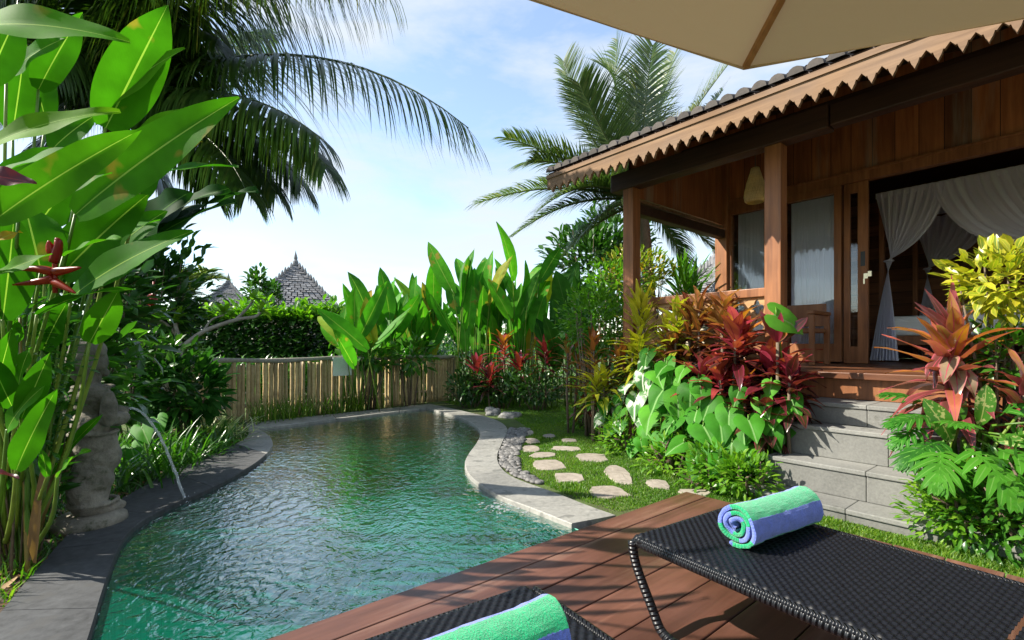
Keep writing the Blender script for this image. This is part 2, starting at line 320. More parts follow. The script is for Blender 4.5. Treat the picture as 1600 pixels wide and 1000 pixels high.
def towelmat():
    m, nt, b, out = newmat('striped_terry'); L = nt.links
    geo = N(nt, 'ShaderNodeTexCoord'); n = N(nt, 'ShaderNodeTexNoise', Scale=240.0, Detail=3.0, Roughness=.7); L.new(geo.outputs['Object'], n.inputs['Vector'])
    n2 = N(nt, 'ShaderNodeTexNoise', Scale=32.0, Detail=5.0, Roughness=.65); L.new(geo.outputs['Object'], n2.inputs['Vector'])
    at = N(nt, 'ShaderNodeAttribute', attribute_name='tint')
    q = math_n(nt, 'ADD', at.outputs['Fac'], math_n(nt, 'MULTIPLY', math_n(nt, 'SUBTRACT', math_n(nt, 'ADD', math_n(nt, 'MULTIPLY', n.outputs['Fac'], .5), n2.outputs['Fac']), .75), .22))
    st = math_n(nt, 'GREATER_THAN', math_n(nt, 'FRACT', math_n(nt, 'MULTIPLY', q, .5)), .5)
    f = math_n(nt, 'ADD', math_n(nt, 'MULTIPLY', n.outputs['Fac'], .6), math_n(nt, 'MULTIPLY', n2.outputs['Fac'], .4))
    rs = []
    for col in ((.002, .38, .15), (.15, .22, .66)):
        r = ramp(nt, [(.3, tuple(x*.5 for x in col)), (.7, tuple(min(1, x*1.35) for x in col))]); L.new(f, r.inputs[0]); rs.append(r.outputs[0])
    L.new(mixc(nt, st, rs[0], rs[1]), b.inputs['Base Color']); b.inputs['Roughness'].default_value = .95; b.inputs['Specular IOR Level'].default_value = .1
    b.inputs['Sheen Weight'].default_value = .4
    bumpn(nt, f, 1.0, .009, b); return m
M_towel = towelmat()

def wickmat():
    m, nt, b, out = newmat('black_wicker'); L = nt.links
    b.inputs['Roughness'].default_value = .33; b.inputs['Specular IOR Level'].default_value = .6
    n = N(nt, 'ShaderNodeTexNoise', Scale=90.0, Detail=3.0); r = ramp(nt, [(.3, (.003, .0035, .005)), (.7, (.010, .011, .015))]); L.new(n.outputs['Fac'], r.inputs[0]); L.new(r.outputs[0], b.inputs['Base Color'])
    uv = N(nt, 'ShaderNodeAttribute', attribute_name='luv'); sp = N(nt, 'ShaderNodeSeparateXYZ'); L.new(uv.outputs['Vector'], sp.inputs[0])
    ph = math_n(nt, 'ADD', math_n(nt, 'MULTIPLY', sp.outputs[0], 6.283), math_n(nt, 'MULTIPLY', sp.outputs[1], 420.0))
    bumpn(nt, math_n(nt, 'SINE', ph), .8, .003, b); return m
M_wick = wickmat()
def wickflat():
    m, nt, b, out = newmat('woven_wicker'); L = nt.links
    b.inputs['Roughness'].default_value = .40; b.inputs['Specular IOR Level'].default_value = .25
    n = N(nt, 'ShaderNodeTexNoise', Scale=60.0, Detail=3.0); r = ramp(nt, [(.3, (.003, .0035, .005)), (.7, (.010, .011, .015))]); L.new(n.outputs['Fac'], r.inputs[0]); L.new(r.outputs[0], b.inputs['Base Color']); return m
M_weave = wickflat()

def watermat():
    m, nt, b, out = newmat('pool_water'); L = nt.links
    geo = N(nt, 'ShaderNodeNewGeometry'); mpn = N(nt, 'ShaderNodeMapping'); mpn.inputs['Scale'].default_value = (1.0, .8, 1); mpn.inputs['Rotation'].default_value = (0, 0, R(25)); L.new(geo.outputs['Position'], mpn.inputs['Vector'])
    n1 = N(nt, 'ShaderNodeTexNoise', Scale=12.0, Detail=3.0, Roughness=.55, Distortion=.8); L.new(mpn.outputs[0], n1.inputs['Vector'])
    n2 = N(nt, 'ShaderNodeTexNoise', Scale=28.0, Detail=2.0, Distortion=.5); L.new(mpn.outputs[0], n2.inputs['Vector'])
    h = math_n(nt, 'ADD', n1.outputs['Fac'], math_n(nt, 'MULTIPLY', n2.outputs['Fac'], .38))
    for (cx, cy, k, amp, fall) in ((SPL.x, SPL.y, 60.0, .35, 1.8), (RIP2.x, RIP2.y, 75.0, .22, 3.2)):
        vm = N(nt, 'ShaderNodeVectorMath', operation='DISTANCE'); L.new(geo.outputs['Position'], vm.inputs[0]); vm.inputs[1].default_value = (cx, cy, WZ)
        d = vm.outputs['Value']; wv = math_n(nt, 'SINE', math_n(nt, 'ADD', math_n(nt, 'MULTIPLY', d, k), math_n(nt, 'MULTIPLY', n1.outputs['Fac'], 16.0)))
        e = math_n(nt, 'POWER', 2.718, math_n(nt, 'MULTIPLY', d, -fall)); h = math_n(nt, 'ADD', h, math_n(nt, 'MULTIPLY', math_n(nt, 'MULTIPLY', wv, e), amp))
    bp = N(nt, 'ShaderNodeBump', Strength=1.0, Distance=.010); L.new(h, bp.inputs['Height'])
    fr = N(nt, 'ShaderNodeFresnel', IOR=1.33); L.new(bp.outputs[0], fr.inputs['Normal'])
    gl = N(nt, 'ShaderNodeBsdfGlossy', Roughness=.03); L.new(bp.outputs[0], gl.inputs['Normal'])
    tp0 = N(nt, 'ShaderNodeBsdfTransparent'); tp0.inputs[0].default_value = (.92, 1, .97, 1)
    mk = N(nt, 'ShaderNodeBsdfDiffuse'); mk.inputs[0].default_value = (.003, .20, .125, 1); tp = N(nt, 'ShaderNodeMixShader', Fac=.35); L.new(tp0.outputs[0], tp.inputs[1]); L.new(mk.outputs[0], tp.inputs[2])
    ms = N(nt, 'ShaderNodeMixShader'); L.new(math_n(nt, 'MINIMUM', math_n(nt, 'MULTIPLY', fr.outputs[0], 3.7), .92), ms.inputs[0]); L.new(tp.outputs[0], ms.inputs[1]); L.new(gl.outputs[0], ms.inputs[2]); L.new(ms.outputs[0], out.inputs['Surface'])
    va = N(nt, 'ShaderNodeVolumeAbsorption', Density=.9); va.inputs['Color'].default_value = (.08, .93, .80, 1); L.new(va.outputs[0], out.inputs['Volume'])
    return m

# ------------------------------------------------------------------ leaf primitives
def leaf(mb, base, d, n, L, W, prof='lance', segs=6, bend=.5, fold=.25, tint=.5, across=1, wave=0, twist=0):
    t = d.normalized(); n = (n - t*n.dot(t)); n = n.normalized() if n.length > 1e-5 else t.orthogonal().normalized()
    sd_ = t.cross(n)
    if twist: n = (n*math.cos(twist)+sd_*math.sin(twist)).normalized(); sd_ = t.cross(n)
    p = Vector(base); rows = []; uvs = []; ca, sa = math.cos(bend/segs), math.sin(bend/segs); ph = rnd.random()*6
    cf, sf = math.cos(fold), math.sin(fold)
    for i in range(segs+1):
        v = i/segs
        if prof == 'lance': w = math.sin(math.pi*min(1, v*.96+.04)**.75)
        elif prof == 'paddle': w = max(0, math.sin(math.pi*(v*.97+.03)**.82))**.6*(1-.45*max(0, (v-.7)/.3)**2)
        elif prof == 'blade': w = (1-v)**.6*(.5+.5*min(1, v*6))
        elif prof == 'oval': w = math.sin(math.pi*min(1, .03+.97*v))**.7
        elif prof == 'strap': w = min(1, v*5+.25)*(1-v**3)
        else: w = prof(v)
        w = max(w, .015)*W/2; row = []
        for j in range(-across, across+1):
            k = j/across; q = p + sd_*(w*k*cf) + n*(w*abs(k)*sf)
            if wave: q = q + n*(wave*math.sin(v*11+ph+(2 if j > 0 else 0))*abs(k)*min(1, v*3))
            row.append(q); uvs.append((k, v*L))
        rows.append(row)
        if i < segs:
            p = p + t*(L/segs); t, n = t*ca - n*sa, n*ca + t*sa
    mb.grid(rows, uvs, tint)
    return p
_HL = [(0, 1), (.13, .84), (.30, .60), (.44, .34), (.5, .08), (.48, -.12), (.38, -.27), (.24, -.34), (.10, -.27), (.025, -.08)]
_HO = _HL + [(-x, y) for x, y in reversed(_HL[1:])]
def heart(mb, c, tipdir, n, L, W, tint=.5, curl=.25):
    t = tipdir.normalized(); n = (n-t*n.dot(t)).normalized(); sdv = t.cross(n); pts = [Vector(c)]; uvs = [(0, 0)]
    for k in (.5, 1):
        for x, y in _HO:
            z = -curl*L*(.5*(k*y)**2) + .38*L*abs(x*k) - .40*L*(x*k)**2*2
            pts.append(c+t*(L*.75*y*k)+sdv*(W*x*k)+n*z); uvs.append((x*2*k, y*k*L))
    m = len(_HO); fs = []
    for i in range(m):
        j = (i+1) % m; fs.append((0, 1+i, 1+j)); fs.append((1+i, 1+m+i, 1+m+j, 1+j))
    mb.add(pts, fs, uvs, tint)
def rvec(): 
    while True:
        v = Vector((rnd.uniform(-1, 1), rnd.uniform(-1, 1), rnd.uniform(-1, 1)))
        if .05 < v.length < 1: return v
def sph(az, el): return Vector((math.sin(az)*math.cos(el), math.cos(az)*math.cos(el), math.sin(el)))
def shrub_mesh(mb, tw, c, rad, n, L, W, prof='oval', hollow=.45, droop=.6, segs=3, clump=1, tints=(0, 1), stems=10, ground=0.0, upbias=.5, stemr=1.0):
    """leaf clumps through an uneven ellipsoid on branching stems"""
    c = Vector(c); lob = [(rvec().normalized(), rnd.uniform(.7, 1.12)) for _ in range(9)]
    for k in range(n):
        u = rvec().normalized(); best = max(lob, key=lambda q: q[0].dot(u)); rr = (hollow+(1-hollow)*rnd.random()**.6)*best[1]*(.9+.2*rnd.random())
        p = c+Vector((u.x*rad[0]*rr, u.y*rad[1]*rr, u.z*rad[2]*rr))
        if p.z < ground+.02: continue
        bt = best[1]; t0 = min(1, max(0, tints[0]+(tints[1]-tints[0])*(rnd.random()*.7+(bt-.7)*.7)))
        for q in range(clump):
            d = (u+rvec()*.8+Vector((0, 0, upbias*.5))).normalized(); nn = (UP*.9+u*.5+rvec()*.5)
            leaf(mb, p, d, nn, L*rnd.uniform(.65, 1.2), W*rnd.uniform(.7, 1.15), prof, segs, droop*rnd.uniform(.3, 1.5), .25, min(1, max(0, t0+rnd.uniform(-.15, .15))))
    for k in range(stems):
        u = rvec().normalized(); e = c+Vector((u.x*rad[0], u.y*rad[1], abs(u.z)*rad[2]))*.8; b0 = Vector((c.x+u.x*rad[0]*.2, c.y+u.y*rad[1]*.2, ground))
        m_ = (b0+e)/2+rvec()*.06+Vector((0, 0, .05)); tw.tube([b0, m_, e], [.014*stemr, .010*stemr, .004*stemr], 5)
def shrub(name, label, cat, c, rad, n, L, W, mat, group=None, ground=0.0, loc=None, **kw):
    root = thing(name, (c[0], c[1], ground), label, cat, group); mb = MB(); tw = MB()
    shrub_mesh(mb, tw, c, rad, n, L, W, ground=ground, **kw)
    if tw.v: tw.build('stem', M_twig, root)
    mb.build('foliage', mat, root); return root
def rosette(mb, st, base, top, n, L, W, el=(.1, 1.3), bend=.9, tints=(0, 1), prof='lance', segs=6, spread=.25, fold=.25):
    base, top = Vector(base), Vector(top); mid = (base+top)/2+rvec()*.04
    st.tube([base, mid, top], [.016, .014, .010], 6, .8)
    for k in range(n):
        v = k/max(1, n-1); e = el[1]+(el[0]-el[1])*v+rnd.uniform(-.15, .15); az = k*2.399+rnd.uniform(-.3, .3)
        p = top-(top-base)*spread*v; d = sph(az, e)
        t = tints[1]+(tints[0]-tints[1])*v+rnd.uniform(-.25, .25)
        leaf(mb, p, d, UP-d*d.z+Vector((0, 0, .001)), L*rnd.uniform(.75, 1.15)*(1 if v > .15 else .8), W*rnd.uniform(.8, 1.2), prof, segs, bend*rnd.uniform(.5, 1.4), fold, min(1, max(0, t)), 1, .006)
def frond(mb, st, pts, LL, n=60, wid=.028, droop=1.0, tint=.4, tipt=.2, splay=1.0, shear=.35, hang=0.0):
    """pts: 3 bezier points of the midrib; LL leaflet length"""
    a, b, c = [Vector(p) for p in pts]; N_ = 14
    bz = lambda u: a*(1-u)**2+b*2*u*(1-u)+c*u*u
    dz = lambda u: ((b-a)*(1-u)+(c-b)*u).normalized()
    st.tube([bz(i/N_) for i in range(N_+1)], [.030*(1-i/N_*.85) for i in range(N_+1)], 6, .55)
    for i in range(n):
        u = .10+.90*(i+rnd.random()*.5)/n; p = bz(u); t = dz(u); sdv = t.cross(UP); sdv = sdv.normalized() if sdv.length > .01 else Vector((1, 0, 0)); upv = sdv.cross(t)
        ll = LL*(math.sin(math.pi*min(1, .18+.74*u))**.7)*rnd.uniform(.85, 1.08)
        for sg in (-1, 1):
            d = (sdv*sg*splay+t*(shear+u*.75)+upv*.35*splay+rvec()*.12-UP*hang*(.7+.6*rnd.random())).normalized()
            # gravity-bent strip
            q = p.copy(); rows = []; uvs = []; segs = 5; dd = d.copy()
            for k in range(segs+1):
                v = k/segs; w = wid*(1-v**2.2)*.5*(.55+.45*min(1, v*5)); ax = dd.cross(upv if abs(dd.dot(upv)) < .9 else t); ax = ax.normalized()
                rows.append([q-ax*w, q+ax*w]); uvs += [(-1, v), (1, v)]
                q = q+dd*(ll/segs); dd = (dd+Vector((0, 0, -1))*(.20*droop*(.6+v))).normalized()
            mb.grid(rows, uvs, min(1, max(0, tint+rnd.uniform(-.2, .2)+(tipt*u if rnd.random() < .4 else 0))))

# ------------------------------------------------------------------ pool outline
WZ, CZ = -0.005, 0.028
SPL = G(290, 785, WZ); RIP2 = G(345, 945, WZ)
def catmull(pts, k=6):
    out = []; n = len(pts)
    for i in range(n-1):
        p0, p1, p2, p3 = pts[max(i-1, 0)], pts[i], pts[i+1], pts[min(i+2, n-1)]
        for j in range(k):
            t = j/k; out.append(.5*((2*p1)+(p2-p0)*t+(2*p0-5*p1+4*p2-p3)*t*t+(3*p1-p0-3*p2+p3)*t**3))
    return out+[pts[-1]]
LEFT = [((105, 1060), (-140, 1060)), ((130, 1000), (-40, 1000)), ((160, 905), (38, 912)), ((185, 845), (85, 858)), ((215, 815), (130, 812)), ((262, 790), (195, 776)), ((330, 760), (268, 737)),
        ((398, 723), (345, 705)), ((424, 697), (384, 684)), ((420, 681), (388, 671)), ((402, 669), (384, 661))]
RIGHT = [((666, 637), (672, 631)), ((708, 648), (728, 643)), ((738, 660), (772, 655)), ((752, 674), (792, 669)), ((748, 690), (785, 690)), ((733, 712), (777, 710)), ((730, 728), (781, 728)), ((742, 747), (803, 746)),
         ((780, 772), (868, 770)), ((832, 792), (917, 789)), ((897, 817), (962, 805))]
lin = catmull([G(*a, CZ) for a, b in LEFT]); lout = catmull([G(*b, CZ) for a, b in LEFT])
rin = catmull([G(*a, CZ) for a, b in RIGHT]); rout = catmull([G(*b, CZ) for a, b in RIGHT])
fin = [lin[-1].lerp(rin[0], i/10) for i in range(1, 10)]; fout = [lout[-1].lerp(rout[0], i/10) for i in range(1, 10)]
inner = lin+fin+rin; outer = lout+fout+rout
DECK_S, DECK_D = 1.86, 3.13
e0 = H(1.80, rin[-1].dot(D2), CZ); e1 = H(1.80, min(lin[0].dot(D2), -.35), CZ)
pool_poly = inner+[e0, e1]
def inpoly(x, y, poly):
    c = False; j = len(poly)-1
    for i in range(len(poly)):
        a, b = poly[i], poly[j]
        if (a[1] > y) != (b[1] > y) and x < (b[0]-a[0])*(y-a[1])/(b[1]-a[1])+a[0]: c = not c
        j = i
    return c
def filled(loops, z, name, mat, kind='structure', parent=None):
    bm = bmesh.new(); es = []
    for lp in loops:
        vs = [bm.verts.new((p[0], p[1], z)) for p in lp]
        es += [bm.edges.new((vs[i], vs[(i+1) % len(vs)])) for i in range(len(vs))]
    bmesh.ops.triangle_fill(bm, edges=es, use_beauty=True, use_dissolve=False)
    for f in bm.faces:
        if f.normal.z < 0: f.normal_flip()
    me = bpy.data.meshes.new(name); bm.to_mesh(me); bm.free(); me.materials.append(mat)
    o = bpy.data.objects.new(name, me); COL.objects.link(o); o.parent = parent
    return tag(o, kind=kind) if kind else o
# ground material: soil and turf
def groundmat():
    m, nt, b, out = newmat('garden_ground'); L = nt.links; geo = N(nt, 'ShaderNodeNewGeometry')
    n1 = N(nt, 'ShaderNodeTexNoise', Scale=3.0, Detail=8.0, Roughness=.65); L.new(geo.outputs['Position'], n1.inputs['Vector'])
    n2 = N(nt, 'ShaderNodeTexNoise', Scale=60.0, Detail=5.0); L.new(geo.outputs['Position'], n2.inputs['Vector'])
    r = ramp(nt, [(.35, (.05, .035, .02)), (.48, (.055, .085, .015)), (.7, (.09, .15, .02))]); L.new(math_n(nt, 'ADD', math_n(nt, 'MULTIPLY', n1.outputs['Fac'], .7), math_n(nt, 'MULTIPLY', n2.outputs['Fac'], .3)), r.inputs[0])
    L.new(r.outputs[0], b.inputs['Base Color']); b.inputs['Roughness'].default_value = .95; bumpn(nt, n2.outputs['Fac'], .8, .02, b); return m
M_ground = groundmat()
mid = [a.lerp(b, .5) for a, b in zip(inner, outer)]+[H(1.6, rin[-1].dot(D2), 0), H(1.6, min(lin[0].dot(D2), -.35), 0)]
big = [(-1500, -1500), (1500, -1500), (1500, 1500), (-1500, 1500)]
filled([big, mid], 0.0, 'ground', M_ground)
# basin
def basinmat():
    m, nt, b, out = newmat('green_pool_tile'); L = nt.links; geo = N(nt, 'ShaderNodeNewGeometry')
    br = N(nt, 'ShaderNodeTexBrick', Scale=5.0); br.inputs['Color1'].default_value = (.14, .48, .36, 1); br.inputs['Color2'].default_value = (.20, .58, .45, 1); br.inputs['Mortar'].default_value = (.07, .22, .17, 1); br.inputs['Mortar Size'].default_value = .012; br.offset = 0
    br.inputs['Brick Width'].default_value = .5; br.inputs['Row Height'].default_value = .5
    L.new(geo.outputs['Position'], br.inputs['Vector']); n = N(nt, 'ShaderNodeTexNoise', Scale=4.0, Detail=4.0); L.new(geo.outputs['Position'], n.inputs['Vector'])
    r = ramp(nt, [(.3, (.75, .75, .75)), (.7, (1.15, 1.15, 1.15))]); L.new(n.outputs['Fac'], r.inputs[0]); L.new(mixc(nt, 1.0, br.outputs['Color'], r.outputs[0], 'MULTIPLY'), b.inputs['Base Color']); b.inputs['Roughness'].default_value = .5; return m
M_basin = basinmat()
bmb = MB(); ring = pool_poly
zs = [CZ-.03, -.2, -.45, -.78]
bmb.grid([[Vector((p.x, p.y, z)) for p in ring+[ring[0]]] for z in zs])
tag(bmb.build('pool_wall', M_basin, smooth=False), kind='structure')
filled([ring], -.78, 'pool_floor', M_basin)
M_water = watermat()
filled([[p+(Vector((0, 0, 0))) for p in ring]], WZ, 'pool_water', M_water)
# coping slabs
cb = MB()
def slabs(inn, out, per, wet_shade=0):
    i = 0
    while i < len(inn)-1:
        j = min(i+per, len(inn)-1); t = .5+rnd.uniform(-.4, .4); g = .02; mi = 1 if i < wet_shade else 0
        A = [inn[k].lerp(inn[min(k+1, len(inn)-1)], g) if k == i else inn[k].lerp(inn[k-1], g) if k == j else inn[k] for k in range(i, j+1)]
        B = [out[k].lerp(out[min(k+1, len(out)-1)], g) if k == i else out[k].lerp(out[k-1], g) if k == j else out[k] for k in range(i, j+1)]
        A = [a+(a-b).normalized()*.018 for a, b in zip(A, B)]
        dz = Vector((0, 0, .06)); rows = []
        for a, b in zip(A, B): rows.append([a-dz, a-Vector((0, 0, .006)), a+(b-a)*.012, b, b-dz])
        cb.grid(rows, None, t, False, mi)
        for r in (rows[0], rows[-1]): cb.add(r, [(0, 1, 2, 3, 4)], None, t, mi)
        i = j
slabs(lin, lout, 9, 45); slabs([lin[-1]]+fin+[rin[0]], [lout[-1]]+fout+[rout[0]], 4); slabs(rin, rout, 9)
tag(cb.build('pool_coping', [M_coping, M_wet_shade], smooth=False), kind='structure')

# ------------------------------------------------------------------ deck
db = MB(); s = DECK_S; k = 0
while s > -3.2:
    w = .155 if k == 0 else .205; z = .07+rnd.uniform(-.002, .002); t = rnd.random()
    d = DECK_D
    cuts = [DECK_D, rnd.uniform(.3, 1.1) if k % 3 else .6, -2.5] if k > 1 else [DECK_D, -2.5]
    for a, b in zip(cuts, cuts[1:]):
        db.hbox(s-w+.006, s, b+.004, a, z-.03, z, t*.6+rnd.random()*.4)
    s -= w; k += 1
db.hbox(DECK_S-.07, DECK_S-.03, -2.5, DECK_D-.02, -.28, .036, .1)
for q in range(9): db.hbox(-3.2, DECK_S-.09, -2.3+q*.62, -2.22+q*.62, -.04, .035, .1)
o = db.build('deck', M_deck, smooth=False, bevel=.004); tag(o, kind='structure')

# ------------------------------------------------------------------ lawn blades (uncountable)
LAWN = [G(*p) for p in [(690, 628), (760, 622), (905, 626), (925, 650), (960, 690), (1010, 722), (1095, 765), (1200, 778)]]+[H(1.2, 3.62, 0), H(-.1, 3.60, 0), H(-.3, 3.30, 0), H(-1.5, 3.28, 0), H(-1.5, DECK_D+.01, 0), H(1.84, DECK_D+.01, 0)]+[G(*p) for p in [(966, 800), (900, 780), (850, 758), (815, 735), (808, 715), (826, 670), (800, 652), (740, 640)]]
def blades(polys, n, hmin, hmax, w, name, mat, avoid=(), lean=.5, seed=3):
    rg = np.random.RandomState(seed); xs = [p[0] for q in polys for p in q]; ys = [p[1] for q in polys for p in q]; pts = []
    while len(pts) < n:
        X = rg.uniform(min(xs), max(xs), 4000); Y = rg.uniform(min(ys), max(ys), 4000)
        for x, y in zip(X, Y):
            if rg.rand() > min(1, (5.0/max(3, y))**1.2): continue
            if any(inpoly(x, y, q) for q in polys) and not any(inpoly(x, y, q) for q in avoid): pts.append((x, y))
    P_ = np.array(pts[:n]); h = rg.uniform(hmin, hmax, n)*(.7+.6*np.array([noise.noise((x*2, y*2, 0)) for x, y in P_])); a = rg.uniform(0, 6.283, n); ww = w*rg.uniform(.6, 1.3, n)
    dx, dy = np.cos(a), np.sin(a); b = rg.uniform(0, 6.283, n); lx, ly = np.cos(b)*lean*h, np.sin(b)*lean*h
    V = np.zeros((n, 5, 3)); base = np.stack([P_[:, 0], P_[:, 1], np.zeros(n)], 1)
    side = np.stack([dx*ww, dy*ww, np.zeros(n)], 1); L1 = np.stack([lx*.35, ly*.35, h*.6], 1); L2 = np.stack([lx, ly, h], 1)
    V[:, 0] = base-side; V[:, 1] = base+side; V[:, 2] = base+L1+side*.7; V[:, 3] = base+L1-side*.7; V[:, 4] = base+L2
    idx = np.arange(n)[:, None]*5; me = bpy.data.meshes.new(name)
    F = [(i, i+1, i+2, i+3) for i in range(0, n*5, 5)]+[(i+3, i+2, i+4) for i in range(0, n*5, 5)]
    me.from_pydata(V.reshape(-1, 3).tolist(), [], F); me.attributes.new('tint', 'FLOAT', 'POINT').data.foreach_set('value', np.repeat(np.clip(rg.rand(n)*.7+.35*np.array([noise.noise((x*1.3, y*1.3, 5)) for x, y in P_])+.15, 0, 1), 5).astype(np.float32))
    me.materials.append(mat); o = bpy.data.objects.new(name, me); COL.objects.link(o); return tag(o, kind='stuff')

# stepping stones
stones = [(822, 677, 30, 10, 'small squarish flagstone farthest up the lawn path'), (858, 682, 19, 6, 'narrow sliver of flagstone behind the main path in grass'), (831, 690, 24, 8, 'small pale flagstone second from the far end along the pebble strip'),
          (888, 689, 24, 6, 'thin flagstone near the shrub border at the far end of the path'), (830, 702, 28, 11, 'squarish flagstone beside the pebbles, third from the far end'), (884, 702, 46, 7, 'long thin flagstone crossing the middle of the lawn path'),
          (850, 712, 44, 8, 'long flagstone directly in front of the squarish third stone'), (923, 716, 54, 14, 'broad pointed flagstone nearest the caladium border'), (858, 728, 58, 16, 'large dappled flagstone on the pool side of the path'),
          (889, 748, 48, 15, 'rounded rectangular flagstone at the mossy edge above the pool coping'), (966, 742, 38, 31, 'tall oval flagstone in the middle of the lawn'), (1028, 758, 37, 15, 'pinkish flagstone between the oval stone and the flowering border'),
          (950, 770, 68, 20, 'largest flagstone close to the corner of pool and deck'), (1086, 771, 46, 10, 'flagstone touching the far corner of the wooden deck')]
spolys = []
for (px, py, w, h, lab) in stones:
    c = G(px, py); hw = w/2/FPX*c.y; hd = (G(px, py-h/2).y-G(px, py+h/2).y)/2; n = 11; ring_ = []
    ph = rnd.random()*6
    for i in range(n):
        a = 2*math.pi*i/n; rr = (abs(math.cos(a))**3.6+abs(math.sin(a))**3.6)**(-1/3.6)*rnd.uniform(.78, 1.10); ring_.append(Vector((c.x+math.cos(a)*hw*rr, c.y+math.sin(a)*hd*rr, 0)))
    b = MB(); cc = sum(ring_, Vector())/n
    rows = [[p-Vector((0, 0, .02)) for p in ring_], [p+Vector((0, 0, .006)) for p in ring_], [cc+(p-cc)*.96+Vector((0, 0, .012+rnd.uniform(-.001, .001))) for p in ring_], [cc+(p-cc)*.45+Vector((0, 0, .013+rnd.uniform(-.002, .002))) for p in ring_]]
    b.grid(rows, None, .5, True); b.add(rows[-1], [tuple(range(n))])
    root = b.build('stepping_stone', M_flag); root.location = (0, 0, 0); root.data.shade_flat(); tag(root, lab, 'stepping stone', 'stepping stones in the lawn'); spolys.append([cc+(p-cc)*.93 for p in ring_])
blades([LAWN], 70000, .012, .035, .0035, 'lawn_grass', M_grassb, spolys)
# pebble strip
PEB = [G(*p) for p in [(796, 671), (826, 671), (808, 715), (815, 735), (850, 758), (820, 752), (800, 743), (783, 728), (780, 708), (787, 690)]]
pb = MB(); ico = bmesh.new(); bmesh.ops.create_icosphere(ico, subdivisions=2, radius=1); iv = [v.co.copy() for v in ico.verts]; jf = [tuple(v.index for v in f.verts) for f in ico.faces]; ico.free()
cnt = 0
while cnt < 620:
    x = rnd.uniform(min(p.x for p in PEB), max(p.x for p in PEB)); y = rnd.uniform(min(p.y for p in PEB), max(p.y for p in PEB))
    if not inpoly(x, y, PEB): continue
    r = rnd.uniform(.016, .034); sc = Vector((r*rnd.uniform(.8, 1.4), r*rnd.uniform(.8, 1.3), r*rnd.uniform(.45, .75))); a = rnd.random()*6; ca, sa = math.cos(a), math.sin(a); of = rvec()*5
    pb.add([Vector((x+(q.x*sc.x*ca-q.y*sc.y*sa), y+(q.x*sc.x*sa+q.y*sc.y*ca), .012+rnd.uniform(0, .0)+q.z*sc.z*(1+.2*noise.noise(q+of)))) for q in iv], jf, None, rnd.random()); cnt += 1
tag(pb.build('pebbles', M_pebble), kind='stuff')
filled([PEB], .004, 'soil_strip', M_soil)
def rock(px, py, w, h, lab):
    c = G(px, py); b = MB(); s_ = w/2/FPX*c.y; hh = h/FPX*c.y; of = rvec()*9
    bm = bmesh.new(); bmesh.ops.create_icosphere(bm, subdivisions=4, radius=1)
    vs = [v.co.copy() for v in bm.verts]; fs = [tuple(v.index for v in f.verts) for f in bm.faces]; bm.free()
    b.add([c+Vector((q.x*s_, q.y*s_*.8, q.z*hh))*(1+.35*noise.noise(q*1.3+of)+.12*noise.noise(q*4+of)) for q in vs], fs)
    tag(b.build('rock', M_rock), lab, 'rock', 'rocks by the pool corner')
rock(770, 648, 26, 11, 'pale pointed rock at the far corner of the pool coping'); rock(797, 652, 34, 9, 'flat mossy grey rock beside the pale pointed rock')

